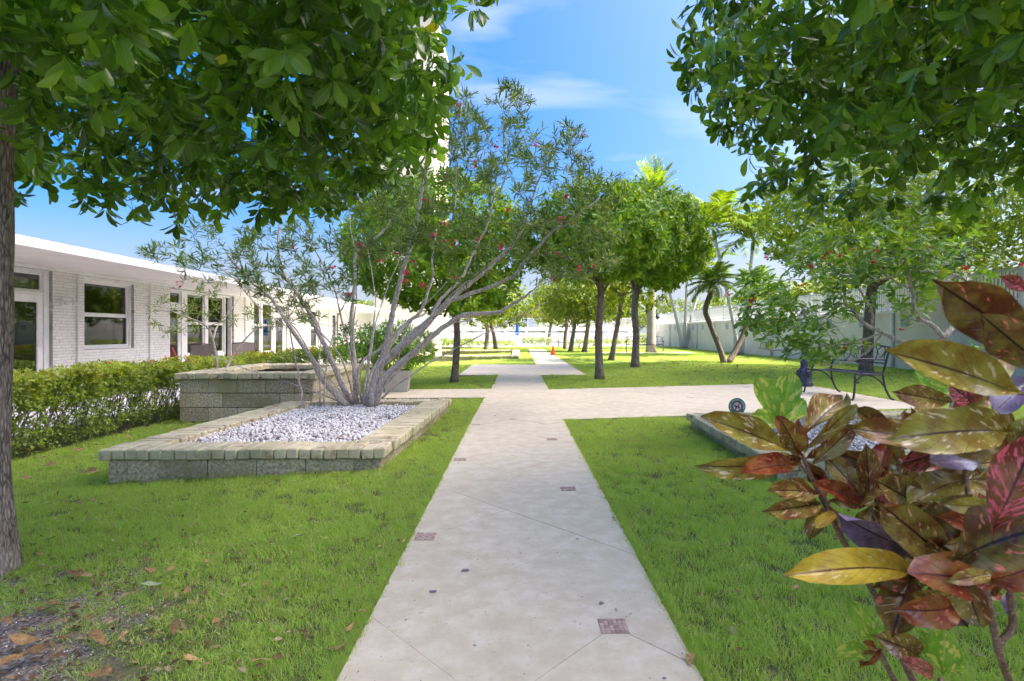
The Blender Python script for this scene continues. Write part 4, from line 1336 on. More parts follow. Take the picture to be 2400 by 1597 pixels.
# trees beyond the terrace
for i, (x, y, s_, z) in enumerate([(-30, 112, 6, 4.2), (-19, 108, 5.5, 3.8), (-9, 114, 6, 4.4), (2, 108, 5.5, 3.6), (11, 112, 6, 4.0), (21, 106, 6, 4.4), (31, 112, 6.5, 4.2), (42, 104, 6, 4.6), (54, 108, 7, 4.8), (66, 100, 7, 4.6), (78, 104, 7, 4.8)]):
    t = empty('far_tree', (x, y, -0.03), 0, 'hazy green tree far beyond the terrace, low on the horizon', 'tree', 'trees beyond the terrace')
    MB().tube([(0, 0, 0), (0.1, 0, z)], [0.25, 0.15], 6).build('trunk', M['bark_mid'], t, True)
    link_mesh('crown', cm_far, None, t, (0, 0, z), (0, 0, i * 0.9), (s_, s_ * 0.8, s_ * 0.75))
# ------------------------------------------------------------------ multi-stemmed oleander in the pebble bed
def z2(x, y): return (300 + x / 3.267, 480 + y / 3.267)
def z3(x, y): return (900 + x / 4.714, 650 + y / 4.714)
def z7(x, y): return (800 + x / 2.904, 160 + y / 2.904)
def stem_pts(base_Y, lst, dY):
    n = len(lst)
    return [at(p[0], p[1], base_Y + dY * i / (n - 1)) for i, p in enumerate(lst)]

def flower_mesh(seed, petals=5, size=0.02, nfl=5, spread=0.022):
    rg = np.random.default_rng(seed)
    v, f, r = [], [], []
    tv, tf, uv = leaf_template(0.8, 2, 0.1, 0.3)
    pos, mats, rnd = [], [], []
    for k in range(nfl):
        c = rg.normal(0, spread, 3)
        ax = unit(c + rg.normal(0, 0.01, 3) + np.array([0, 0, 0.01]))
        u = unit(np.cross(ax, [0.2, 0.9, 0.3])); w = np.cross(ax, u)
        for p in range(petals):
            a = p * 2 * math.pi / petals
            d = unit(u * math.cos(a) + w * math.sin(a) + ax * 0.35)
            nz = unit(ax - d * np.dot(ax, d))
            pos.append(c); mats.append(np.stack([d * size, np.cross(nz, d) * size, nz * size], -1)); rnd.append(rg.random())
    return scatter_mesh('flower', tv, tf, np.array(pos), np.array(mats), np.array(rnd), uv)

ol_base = gp(850, 947, 0.09)
ole = empty('oleander', (ol_base.x, ol_base.y, 0.085), 0, 'grey multi-stemmed oleander with red flowers fanning out of the low pebble planter', 'shrub')
OB = Vector((ol_base.x, ol_base.y, 0.085))
STEMS = [
    (7.75, [z2(1690, 1548), z2(1500, 1360), z2(1400, 1170), z2(1260, 970), z2(1130, 760), z2(1000, 640), z2(880, 520), z2(760, 380)], -0.5, 0.052, 0.014),
    (7.9, [z2(1700, 1525), z2(1580, 1240), z2(1480, 1020), z2(1375, 810), z2(1290, 670), z2(1190, 520), z2(1160, 420), z2(1150, 250), z2(1180, 60)], 0.2, 0.052, 0.013),
    (7.85, [z2(1745, 1530), z2(1735, 1250), z2(1710, 900), z2(1735, 620), z2(1752, 370), z2(1920, 235), z2(2010, 130), z2(2090, 20)], 0.3, 0.042, 0.014),
    (7.8, [z2(1830, 1540), z2(1930, 1250), z2(2000, 950), z2(2080, 600), z2(2180, 250), z2(2230, 30), z7(560, 750), z7(590, 500), z7(640, 260)], -0.1, 0.060, 0.012),
    (7.75, [z2(1880, 1545), z3(0, 1130), z3(230, 920), z3(440, 740), z3(640, 560), z3(860, 430), z3(1060, 400), z3(1270, 388), z3(1400, 310), z3(1530, 230), z3(1640, 150)], -0.6, 0.066, 0.014),
    (7.7, [z2(1850, 1545), z3(-80, 1050), z3(60, 880), z3(300, 640), z3(520, 450), z3(700, 280), z3(900, 110), z3(1050, 0), z7(1160, 1210), z7(1250, 1050), z7(1310, 850), z7(1400, 640)], 0.1, 0.060, 0.012),
    (7.7, [z3(100, 860), z3(300, 690), z3(500, 500), z3(720, 275), z3(920, 200), z3(1200, 95), z3(1390, 10), z7(1200, 1380), z7(1400, 1150), z7(1600, 1010), z7(1760, 880)], -0.9, 0.048, 0.011),
    (7.75, [z3(-60, 980), z3(100, 700), z3(240, 520), z3(400, 390), z3(480, 180), z3(540, 0), z7(620, 1300), z7(650, 1080)], 0.5, 0.040, 0.012),
    (7.8, [z2(1740, 1420), z2(1790, 1210), z2(1920, 1110), z2(2020, 1010), z2(2150, 900), z2(2290, 830), z3(400, 430)], 0.5, 0.026, 0.010),
    (7.8, [z2(1800, 1520), z2(1860, 1300), z2(1950, 1150), z2(2060, 1020)], 0.4, 0.030, 0.014),
    (7.5, [z2(1345, 1560), z2(1320, 1400), z2(1290, 1220), z2(1245, 1000), z2(1230, 820), z2(1260, 640)], 0.3, 0.018, 0.008),
    (7.55, [z2(1470, 1545), z2(1470, 1360), z2(1465, 1180), z2(1475, 980), z2(1400, 830), z2(1300, 760)], 0.2, 0.015, 0.007),
    (7.55, [z2(1505, 1545), z2(1510, 1300), z2(1530, 1150), z2(1580, 960), z2(1620, 820), z2(1700, 700)], 0.3, 0.013, 0.007),
    (7.8, [z3(860, 430), z3(960, 470), z3(800, 500), z3(640, 570)], 0.0, 0.014, 0.008),
    (7.7, [z3(520, 450), z3(620, 260), z3(760, 120), z3(880, -30), z7(900, 1250), z7(1000, 1050), z7(1050, 800), z7(1070, 620)], 0.6, 0.030, 0.010),
    (7.7, [z7(760, 1040), z7(780, 800), z7(780, 620), z7(800, 420), z7(820, 250)], 0.2, 0.022, 0.008),
    (7.6, [z7(1060, 900), z7(1130, 700), z7(1100, 480), z7(1140, 300), z7(1165, 180)], 0.1, 0.016, 0.006),
]
rs_ = random.Random(31)
for k in range(10):     # thin suckers fanning from the base
    a = -1.1 + 2.1 * k / 9 + rs_.uniform(-0.15, 0.15)
    h_ = rs_.uniform(330, 520)
    bxp, byp = 850 + a * 26 + rs_.uniform(-12, 12), 945 + rs_.uniform(-6, 6)
    tx, ty = bxp + math.sin(a) * h_ * 0.95, byp - math.cos(a) * h_
    STEMS.append((7.8 + rs_.uniform(-0.12, 0.12), [(bxp, byp), (bxp + (tx - bxp) * 0.25 + rs_.uniform(-16, 16), byp + (ty - byp) * 0.3), (bxp + (tx - bxp) * 0.58 + rs_.uniform(-30, 30), byp + (ty - byp) * 0.62), (tx, ty)], rs_.uniform(-0.9, 0.9), rs_.uniform(0.012, 0.022), 0.007))
onodes = []
for (Y0s, lst, dY, ra, rb) in STEMS:
    pts = [p - OB for p in stem_pts(Y0s, lst, dY)]
    P = catmull(pts, 4)
    for i in range(1, len(P) - 1): P[i] += Vector((RND.uniform(-1, 1), RND.uniform(-1, 1), RND.uniform(-1, 1))) * 0.008
    m = len(P)
    rad = [0.9 * (ra + (rb - ra) * (i / (m - 1)) ** 0.75) for i in range(m)]
    MB().tube(P, rad, 10 if ra > 0.03 else 7).build('stem', M['bark_grey'], ole, True)
    onodes += [(np.array(P[i]), rad[i]) for i in range(m // 3, m)]
ELL = [(1190, 330, 85, 140, 95), (1078, 290, 45, 85, 48), (1330, 370, 60, 78, 52), (1415, 450, 60, 45, 20), (1100, 480, 220, 110, 140), (1330, 560, 140, 100, 100),
       (900, 520, 140, 110, 90), (690, 610, 150, 110, 120), (480, 590, 150, 70, 50), (760, 720, 130, 70, 20), (1010, 300, 50, 120, 22), (1200, 620, 160, 70, 30)]
rg = np.random.default_rng(77)
tg = []
for (cx, cy, rx, ry, n) in ELL:
    for _ in range(n):
        a, q = rg.random() * 6.283, math.sqrt(rg.random())
        Yd = rg.uniform(6.5, 8.9)
        tg.append(np.array(at(cx + rx * q * math.cos(a), cy + ry * q * math.sin(a), Yd) - OB))
tw = MB()
dirs = grow(tw, onodes, tg, 0.0022, 0.13, 0, 5)
o = tw.build('twigs', M['bark_twig'], ole, True); o['kind'] = 'stuff'
cen, axs = [], []
for t, d in zip(tg, dirs):
    if d is None: continue
    d = np.array(d)
    for k in range(3):
        cen.append(t - d * 0.05 * k + rg.normal(0, 0.012, 3)); axs.append(unit(d * 0.8 + np.array([0, 0, 0.5]) + rg.normal(0, 0.25, 3)))
pos, mats, rnd = rosettes(np.array(cen), np.array(axs), 7, 0.115, 78, 0.75, 0.8, 0.12, 0.06, 0.25)
o = link_mesh('foliage', scatter_mesh('foliage', LEAF_LANCE[0], LEAF_LANCE[1], pos, mats, rnd), M['leaf_oleander'], ole); o['kind'] = 'stuff'
fl_me = [flower_mesh(90 + k, 5, 0.021, 6, 0.02) for k in range(3)]
for me in fl_me: me.materials.append(M['flower_pink'])
for (fx, fy) in [z7(575, 912), z7(1053, 535), z7(910, 655), z7(700, 1050), z7(695, 1183), z7(765, 1185), z7(620, 1140), z7(930, 1172), z7(1135, 968), z7(1495, 1035), z7(1535, 880), z7(440, 1390), z7(490, 1312), z7(375, 1260),
                 z7(130, 1195), z7(130, 1265), z7(775, 1420), z7(555, 1480), z7(1440, 1450), z7(1720, 1345), z7(1610, 1360), z7(1745, 1110), z7(260, 1320), z7(820, 20), z7(800, 245), z7(1320, 515), z7(1650, 450), z7(710, 730), z7(385, 725),
                 z7(1075, 1215), z7(1470, 1270), z2(2140, 520), z2(2120, 580), z2(1270, 325), z2(1565, 470), z2(385, 615), z2(1690, 690)]:
    p = at(fx, fy, rg.uniform(6.5, 7.6)) - OB
    o = link_mesh('flower', fl_me[int(rg.integers(3))], None, ole, p, (rg.random() * 6, rg.random() * 6, 0), (1, 1, 1))

# young oleander in the tall planter
yb = gp(506, 868, 0.40)
yo = empty('oleander', (yb.x, 8.9, 0.40), 0, 'young thin-stemmed oleander growing from the tall block planter', 'shrub')
YB = Vector((yb.x, 8.9, 0.40))
yb_x = (506 - VX) / F * 8.9
yo.location.x = yb_x; YB.x = yb_x
yn = []
for lst, dY, ra in [([z2(690, 1285), z2(675, 1180), z2(650, 1040), z2(600, 930), z2(450, 860), z2(330, 810), z2(200, 720)], -0.6, 0.024),
                    ([z2(650, 1040), z2(690, 920), z2(780, 820), z2(860, 700)], 0.4, 0.013),
                    ([z2(735, 1285), z2(790, 1180), z2(850, 1090), z2(970, 960), z2(1080, 930), z2(1200, 955)], 0.3, 0.020),
                    ([z2(860, 620), z2(1000, 780), z2(1150, 890), z2(1240, 950)], 0.0, 0.012)]:
    P = catmull([p - YB for p in stem_pts(8.9, lst, dY)], 4)
    m = len(P)
    rad = [ra + (0.006 - ra) * i / (m - 1) for i in range(m)]
    MB().tube(P, rad, 8).build('stem', M['bark_grey'], yo, True)
    yn += [(np.array(P[i]), rad[i]) for i in range(m // 3, m)]
tg = []
for (cx, cy, rx, ry, n) in [(420, 735, 75, 55, 26), (520, 680, 70, 50, 14), (600, 740, 80, 40, 16)]:
    for _ in range(n):
        a, q = rg.random() * 6.283, math.sqrt(rg.random())
        tg.append(np.array(at(cx + rx * q * math.cos(a), cy + ry * q * math.sin(a), rg.uniform(8.2, 9.6)) - YB))
tw = MB(); dirs = grow(tw, yn, tg, 0.002, 0.12, 0, 5)
o = tw.build('twigs', M['bark_twig'], yo, True); o['kind'] = 'stuff'
cen = np.array([t + rg.normal(0, 0.02, 3) for t in tg for _ in range(3)]); axs = unit(rg.normal(0, 0.5, cen.shape) + np.array([0, 0, 0.6]))
pos, mats, rnd = rosettes(cen, axs, 6, 0.10, 79, 0.8, 0.7, 0.2, 0.05)
o = link_mesh('foliage', scatter_mesh('foliage', LEAF_LANCE[0], LEAF_LANCE[1], pos, mats, np.clip(rnd + 0.25, 0, 1)), M['leaf_oleander'], yo); o['kind'] = 'stuff'

# ------------------------------------------------------------------ jatropha with red flowers in the right planter
def z5(x, y): return (1700 + x / 3.367, 560 + y / 3.367)
JB = Vector((4.62, 5.9, 0.085))
jat = empty('jatropha_bush', JB, 0, 'open airy bush with small red flowers spreading in front of the bench', 'shrub')
jn = []
for lst, Ya, dY, ra in [([z5(1810, 1450), z5(1790, 1150), z5(1760, 900), z5(1725, 780)], 5.9, 0.0, 0.045),
                    ([z5(1725, 780), z5(1640, 690), z5(1510, 610), z5(1475, 400), z5(1440, 210), z5(1400, 190), z5(1430, 80)], 5.9, 0.2, 0.030),
                    ([z5(1725, 785), z5(1800, 690), z5(1900, 570), z5(1990, 480), z5(2100, 380)], 5.9, 0.2, 0.032),
                    ([z5(1740, 870), z5(1430, 830), z5(1240, 740), z5(1100, 670), z5(980, 540), z5(880, 510), z5(700, 560), z5(450, 660)], 5.9, 0.6, 0.030),
                    ([z5(2080, 640), z5(1990, 590), z5(1880, 660), z5(1800, 760)], 6.0, 0.1, 0.018),
                    ([z5(1990, 480), z5(1900, 325), z5(1700, 262), z5(1450, 270), z5(1200, 330), z5(1000, 300), z5(850, 260)], 6.1, 0.5, 0.018),
                    ([z5(1240, 740), z5(1150, 860), z5(1050, 940), z5(900, 985), z5(760, 1000)], 6.2, 0.2, 0.014),
                    ([z5(1160, 690), z5(1150, 560), z5(1060, 400), z5(960, 200), z5(900, 60)], 6.3, 0.4, 0.014),
                    ([z5(1470, 400), z5(1330, 330), z5(1180, 180), z5(1100, 40)], 6.0, 0.4, 0.012),
                    ([z5(880, 510), z5(780, 620), z5(560, 640), z5(300, 700), z5(150, 600)], 6.6, 0.3, 0.012),
                    ([z5(1240, 745), z5(1000, 820), z5(700, 860), z5(420, 880), z5(260, 860)], 6.2, 0.4, 0.012),
                    ([z5(1450, 270), z5(1540, 170), z5(1680, 40)], 6.1, 0.1, 0.010)]:
    P = catmull([p - JB for p in stem_pts(Ya, lst, dY)], 4)
    for i in range(1, len(P) - 1): P[i] += Vector((RND.uniform(-1, 1), RND.uniform(-1, 1), RND.uniform(-1, 1))) * 0.007
    m = len(P)
    rad = [ra + (0.007 - ra) * (i / (m - 1)) for i in range(m)]
    MB().tube(P, rad, 8).build('stem', M['bark_grey'], jat, True)
    jn += [(np.array(P[i]), rad[i]) for i in range(m // 4, m)]
tg = []
for (cx, cy, rx, ry, n) in [(1960, 600, 110, 75, 70), (1850, 760, 90, 55, 50), (1920, 815, 110, 30, 20), (2110, 600, 140, 55, 70), (2060, 700, 150, 60, 34), (2280, 650, 110, 60, 26), (2330, 780, 70, 60, 12), (1785, 715, 70, 70, 46),
                            (2180, 540, 120, 50, 24), (1800, 660, 60, 40, 10)]:
    for _ in range(n):
        a, q = rg.random() * 6.283, math.sqrt(rg.random())
        tg.append(np.array(at(cx + rx * q * math.cos(a), cy + ry * q * math.sin(a), rg.uniform(5.6, 7.2)) - JB))
tw = MB(); dirs = grow(tw, jn, tg, 0.002, 0.13, 0, 5)
o = tw.build('twigs', M['bark_twig'], jat, True); o['kind'] = 'stuff'
cen, axs = [], []
for t, d in zip(tg, dirs):
    if d is None: continue
    cen.append(t); axs.append(unit(np.array(d) * 0.5 + np.array([0, 0, 0.8]) + rg.normal(0, 0.2, 3)))
    if rg.random() < 0.7: cen.append(t - np.array(d) * 0.06 + rg.normal(0, 0.02, 3)); axs.append(unit(np.array(d) * 0.4 + np.array([0, 0, 0.8]) + rg.normal(0, 0.3, 3)))
pos, mats, rnd = rosettes(np.array(cen), np.array(axs), 7, 0.10, 81, 0.95, 0.35, 0.15, 0.05)
d_ = np.linalg.norm(pos + np.array(JB), axis=1)
idx = np.argsort(d_)[:300]
sg = np.zeros(len(pos), bool); sg[idx] = True
o = link_mesh('foliage', scatter_mesh('foliage', LEAF_JAT[0], LEAF_JAT[1], pos[~sg], mats[~sg], rnd[~sg]), M['leaf_jatropha'], jat); o['kind'] = 'stuff'
jv = []
for q in range(5):
    me = np_mesh('leaf', LEAF_JAT[0], LEAF_JAT[1], np.full(len(LEAF_JAT[1]), 0.1 + 0.2 * q)); me.materials.append(M['leaf_jatropha']); jv.append(me)
for i in idx:
    lo = link_mesh('leaf', jv[int(rnd[i] * 4.99)], None, jat)
    lo.matrix_local = Matrix.Translation(Vector(pos[i])) @ Matrix(mats[i].tolist()).to_4x4()
jf = [flower_mesh(120 + k, 5, 0.016, 6, 0.016) for k in range(3)]
for me in jf: me.materials.append(M['flower_red'])
for (fx, fy) in [z5(815, 105), z5(1005, 72), z5(905, 128), z5(820, 185), z5(1155, 180), z5(1425, 85), z5(1200, 90), z5(1035, 160), z5(605, 365), z5(690, 220), z5(25, 435), z5(215, 480), z5(945, 855), z5(1395, 710), z5(2340, 205), z5(1915, 240), z5(780, 150), z5(320, 150), z5(1880, 220), z5(1600, 60)]:
    link_mesh('flower', jf[int(rg.integers(3))], None, jat, at(fx, fy, rg.uniform(5.6, 6.4)) - JB, (rg.random() * 6, rg.random() * 6, 0))

# ------------------------------------------------------------------ hedge on the left
HX0, HX1 = -5.75, -4.92
hed = empty('ixora_hedge', (-5.35, 11, -0.15), 0, 'long clipped hedge with yellow-green tops and bare lower stems before the white building', 'hedge')
HO = np.array([-5.35, 11, -0.15])
rg = np.random.default_rng(8)
def hedge_leaves(n, y0, y1, zf, size, seed, dens=lambda t: 1):
    r = np.random.default_rng(seed)
    y = r.uniform(y0, y1, n); u = r.random(n)
    x = HX0 + (HX1 - HX0) * r.random(n)
    z = zf(r, n)
    face = r.random(n) < 0.45
    x[face] = HX1 + r.normal(0.0, 0.035, face.sum())
    x += 0.05 * np.sin(y * 2.3) + 0.03 * np.sin(y * 7.1)
    z += 0.025 * np.sin(y * 3.1 + x * 4) + 0.015 * np.sin(y * 9)
    return np.stack([x, y, z], -1)
top = lambda r, n: 0.66 - 0.34 * r.random(n) ** 1.3
low = lambda r, n: 0.40 - 0.50 * r.random(n) ** 0.9
allp, alla, allr, alls = [], [], [], []
for (n, y0, y1, zf, per, sz, sd) in [(4200, 3.6, 8.3, top, 7, 0.052, 1), (1500, 3.6, 8.3, low, 6, 0.05, 2), (3400, 8.3, 21.5, top, 7, 0.066, 3), (800, 8.3, 21.5, low, 6, 0.06, 4)]:
    p = hedge_leaves(n, y0, y1, zf, sz, sd)
    ax = unit(np.stack([np.where(p[:, 0] > HX1 - 0.1, 0.8, 0.0), rg.normal(0, 0.3, n), np.full(n, 0.8)], -1) + rg.normal(0, 0.25, (n, 3)))
    pos, mats, rnd = rosettes(p, ax, per, sz, 200 + sd, 0.85, 0.6, 0.05, 0.03)
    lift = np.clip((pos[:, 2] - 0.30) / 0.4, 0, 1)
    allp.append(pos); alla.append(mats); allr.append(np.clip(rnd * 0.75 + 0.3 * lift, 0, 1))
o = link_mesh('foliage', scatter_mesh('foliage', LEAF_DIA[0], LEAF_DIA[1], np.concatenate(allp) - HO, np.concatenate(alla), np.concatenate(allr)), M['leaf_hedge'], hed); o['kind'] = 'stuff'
st = MB()
for k in range(430):
    y = 3.6 + 18 * (k / 430) ** 1.35
    x = rg.uniform(HX0 + 0.1, HX1 - 0.02)
    lean = rg.normal(0.25, 0.22)
    st.tube(catmull([(x, y, -0.16), (x + rg.normal(0, 0.04), y + lean * 0.4, 0.12), (x + rg.normal(0.03, 0.06), y + lean, 0.52)], 3), [0.008, 0.0075, 0.007, 0.006, 0.005, 0.004, 0.003], 4, False)
    if k % 2 == 0:
        st.tube([(x, y + lean * 0.2, 0.03), (x + rg.normal(0.08, 0.08), y - lean * 0.6, 0.38)], [0.005, 0.002], 4, False)
for v in range(len(st.v)): st.v[v] = tuple(np.array(st.v[v]) - HO)
o = st.build('stems', M['bark_twig'], hed, True); o['kind'] = 'stuff'
hf = [flower_mesh(150 + k, 4, 0.018, 22, 0.030) for k in range(2)]
for me in hf: me.materials.append(M['flower_orange'])
for (x, y, z) in [(-4.93, 6.05, 0.62), (-4.92, 6.75, 0.62), (-5.2, 8.1, 0.68), (-5.3, 7.4, 0.69)] + [(rg.uniform(-5.6, -4.9), rg.uniform(9, 20), 0.67) for _ in range(22)]:
    link_mesh('flower', hf[int(rg.integers(2))], None, hed, Vector((x, y, z)) - Vector(HO))

# ------------------------------------------------------------------ white pot with a leafy oleander
PX, PY = -2.25, 10.75
pot = empty('square_pot', (PX, PY, 0.001), R(6), 'square tapered pale grey pot on the cross path behind the oleander', 'pot')
m = MB()
for (z0, z1, a, b_) in [(0, 0.40, 0.20, 0.245)]:
    vs = [(-a, -a, z0), (a, -a, z0), (a, a, z0), (-a, a, z0), (-b_, -b_, z1), (b_, -b_, z1), (b_, b_, z1), (-b_, b_, z1), (-b_ + 0.02, -b_ + 0.02, z1), (b_ - 0.02, -b_ + 0.02, z1), (b_ - 0.02, b_ - 0.02, z1), (-b_ + 0.02, b_ - 0.02, z1)]
    m.add(vs, [(3, 2, 1, 0), (0, 1, 5, 4), (1, 2, 6, 5), (2, 3, 7, 6), (3, 0, 4, 7), (4, 5, 9, 8), (5, 6, 10, 9), (6, 7, 11, 10), (7, 4, 8, 11)])
m.build('pot_body', M['pot'], pot)
MB().box(-0.22, 0.22, -0.22, 0.22, 0.30, 0.36).build('potting_soil', M['bed_soil'], pot)
ps = empty('potted_shrub', (PX, PY, 0.36), 0, 'dense dark green shrub growing out of the square grey pot', 'shrub')
rgp = np.random.default_rng(14)
cp, ax = crown_points(560, (-0.2, 0, 0.48), 0.95, 0.7, 0.50, 0.42, 15, 0.35)
ps_n = [(np.array([0, 0, 0.0]), 0.03), (np.array([-0.02, 0, 0.15]), 0.025)]
tw = MB(); tw.tube([(0, 0, -0.02), (-0.02, 0, 0.16)], [0.03, 0.025], 8)
grow(tw, ps_n, list(cp[:90]), 0.003, 0.12, 0, 5)
tw.build('stems', M['bark_twig'], ps, True)
pos, mats, rnd = rosettes(cp, unit(ax + np.array([0, 0, 0.4])), 8, 0.12, 16, 0.8, 0.7, 0.3, 0.05)
o = link_mesh('foliage', scatter_mesh('foliage', LEAF_LANCE[0] * np.array([1, 1.6, 1]), LEAF_LANCE[1], pos, mats, rnd), M['leaf_jatropha'], ps); o['kind'] = 'stuff'

# low far hedges by the pool
for i, (x0, x1, y, z, lab) in enumerate([(-4.6, -2.6, 34.5, 0.75, 'low clipped hedge left of the twin-trunked far tree'), (0.4, 2.6, 43.0, 0.75, 'low clipped hedge behind the white table at the path end'), (-9.5, -0.2, 46.5, 0.4, 'long low hedge along the pool fence, left side'), (4.0, 10.5, 45.5, 0.55, 'long low hedge along the pool fence, right side')]):
    h = empty('low_hedge', ((x0 + x1) / 2, y, 0), 0, lab, 'hedge')
    n = int((x1 - x0) * 130)
    p = np.stack([rgp.uniform(x0, x1, n) - (x0 + x1) / 2, rgp.uniform(-0.4, 0.4, n), z * rgp.random(n) ** 0.6], -1)
    pos, mats, rnd = rosettes(p, unit(rgp.normal(0, 0.4, (n, 3)) + np.array([0, -0.3, 0.8])), 6, 0.10, 230 + i)
    o = link_mesh('foliage', scatter_mesh('foliage', LEAF_SMALL[0], LEAF_SMALL[1], pos, mats, rnd), M['leaf_hedge'], h); o['kind'] = 'stuff'
# ------------------------------------------------------------------ palms
def frond_mesh(name, L, leaf, n, droop, vee, seed, width=0.03, tip=0.5, arch=0.0):
    """feather frond along +x: rachis and paired leaflets"""
    rg = np.random.default_rng(seed)
    mb = MB()
    def rach(t): return np.array([L * t * (1 - 0.18 * droop * t), 0, arch * L * t - droop * L * t * t])
    mb.tube([Vector(rach(i / 10)) for i in range(11)], [0.014 * (1 - 0.8 * i / 10) + 0.003 for i in range(11)], 5, False)
    for i in range(n):
        t = 0.14 + 0.86 * i / n
        p = rach(t)
        ll = leaf * (math.sin(math.pi * (0.12 + 0.80 * t)) * 0.8 + 0.25)
        tang = unit(rach(min(1, t + 0.03)) - rach(t - 0.03))
        for s in (-1, 1):
            d = unit(tang * (0.55 + 0.3 * t) + np.array([0, s * 1.0, 0]) + np.array([0, 0, vee]) + rg.normal(0, 0.10, 3))
            q1 = p + d * ll * 0.5
            q2 = p + d * ll + np.array([0, 0, -0.28 * ll])
            w = np.cross(d, [0, 0, 1]); w = unit(w) * width
            r = rg.random()
            mb.add([tuple(p - w * 0.4), tuple(p + w * 0.4), tuple(q1 + w), tuple(q1 - w)], [(0, 1, 2, 3)], r)
            mb.add([tuple(q1 - w), tuple(q1 + w), tuple(q2)], [(0, 1, 2)], r)
    return mb.mesh(name, False)

def palm(name, trunk_pts, r0, r1, fronds, mats, label, fr_me, sc=1.0, seed=1, group=None, spread=(0.15, 1.25), nf=11, shaft=None, cat='palm', root=None):
    base = trunk_pts[0]
    t = root or empty(name, base, 0, label, cat, group)
    B = Vector(t.location)
    mb = MB()
    trunk_tube(mb, [Vector(p) - B for p in trunk_pts], r0, r1, 12, 1.35, 6, 0.07, seed)
    mb.build('trunk', M[mats[0]], t, True)
    top = Vector(trunk_pts[-1]) - B
    ax = (Vector(trunk_pts[-1]) - Vector(trunk_pts[-2])).normalized()
    if shaft:
        MB().tube([top - ax * 0.05, top + ax * shaft * 0.5, top + ax * shaft], [r1 * 1.15, r1 * 1.3, r1 * 0.6], 10).build('crownshaft', M['leaf_palm'], t, True)
        top = top + ax * shaft * 0.85
    rr = random.Random(seed)
    for k in range(nf):
        az = k * 2.399 + rr.uniform(-0.2, 0.2)
        el = spread[1] - (spread[1] - spread[0]) * ((k + 0.5) / nf) + rr.uniform(-0.1, 0.1)
        o = link_mesh('frond', fr_me[k % len(fr_me)], M[mats[1]], t, top, (rr.uniform(-0.25, 0.25), -el, az), (sc * rr.uniform(0.9, 1.1),) * 3)
        o.rotation_mode = 'XYZ'
    return t

fr_date = [frond_mesh('frond', 1.9, 0.42, 34, 0.16, 0.55, 300 + k, 0.016) for k in range(2)]
fr_adon = [frond_mesh('frond', 2.4, 0.8, 44, 0.62, 0.35, 310 + k, 0.036, arch=0.45) for k in range(2)]
fr_pyg = [frond_mesh('frond', 1.0, 0.26, 46, 0.50, 0.12, 320 + k, 0.016, arch=0.35) for k in range(2)]
# date palm with rough trunk
b_ = at(1526, 826.5, 31.8)
palm('date_palm', [(b_.x, 31.8, -0.03), (b_.x + 0.02, 31.8, 3), (b_.x + 0.1, 31.8, 6), at(1536, 448, 31.8)], 0.235, 0.21, 0, ('bark_palm', 'leaf_palm'), 'tall palm with a straight ringed trunk in front of the far bench', fr_date, 0.95, 3, None, (0.25, 1.5), 26)
tk = MB()
# leaning palms by the wall: three trunks in one clump, then two more
def clump(name, base_px, Y, tops, label, fr, r, mats, seed, nf, sc, shaft, mid=0.3):
    p = at(base_px[0], base_px[1], Y)
    root = empty(name, (p.x, Y, -0.03), 0, label, 'palm', 'palms along the garden wall')
    for i, (tx, ty, dy, mx) in enumerate(tops):
        a = Vector((p.x + 0.12 * (i - 1), Y, -0.03))
        e = at(tx, ty, Y + dy)
        m1 = a + (e - a) * 0.4 + Vector((mx, 0, 0))
        palm(None, [a, m1, e], r, r * 0.72, 0, mats, None, fr, sc, seed + i, None, (-0.35, 1.15), nf, shaft, root=root)
    return root
clump('christmas_palm', (1603, 818), 38.8, [(1556, 640, 0.3, 0.1), (1613, 600, 0.0, 0.0), (1648, 640, 0.8, -0.1)], 'clump of three leaning white-trunked palms at the far wall', fr_adon, 0.115, ('bark_white', 'leaf_palm'), 11, 12, 0.95, 0.5)
clump('christmas_palm', (1738, 833), 27.8, [(1676, 560, -0.4, 0.05), (1764, 585, 0.4, -0.05)], 'pair of white-trunked palms with bright arching fronds beside the garden wall', fr_adon, 0.10, ('bark_white', 'leaf_palm'), 21, 15, 1.05, 0.55)
# pygmy date palm: two curved dark stems in a V
Yp = 20.8
p = at(1702, 851, Yp)
pyg = empty('pygmy_date_palm', (p.x, Yp, -0.03), 0, 'pygmy date palm whose two dark curved stems form a V on the right lawn', 'palm')
for i, lst in enumerate([[(1697, 850), (1686, 815), (1664, 760), (1653, 728), (1664, 690), (1668, 668)], [(1708, 850), (1726, 818), (1745, 775), (1752, 730), (1765, 695), (1769, 668)]]):
    palm(None, [at(q[0], q[1], Yp + (0.1 * k if i else -0.1 * k)) for k, q in enumerate(lst)], 0.10, 0.085, 0, ('bark_mid', 'leaf_pygmy'), None, fr_pyg, 1.0, 41 + i, None, (-0.5, 1.2), 26, None, root=pyg)

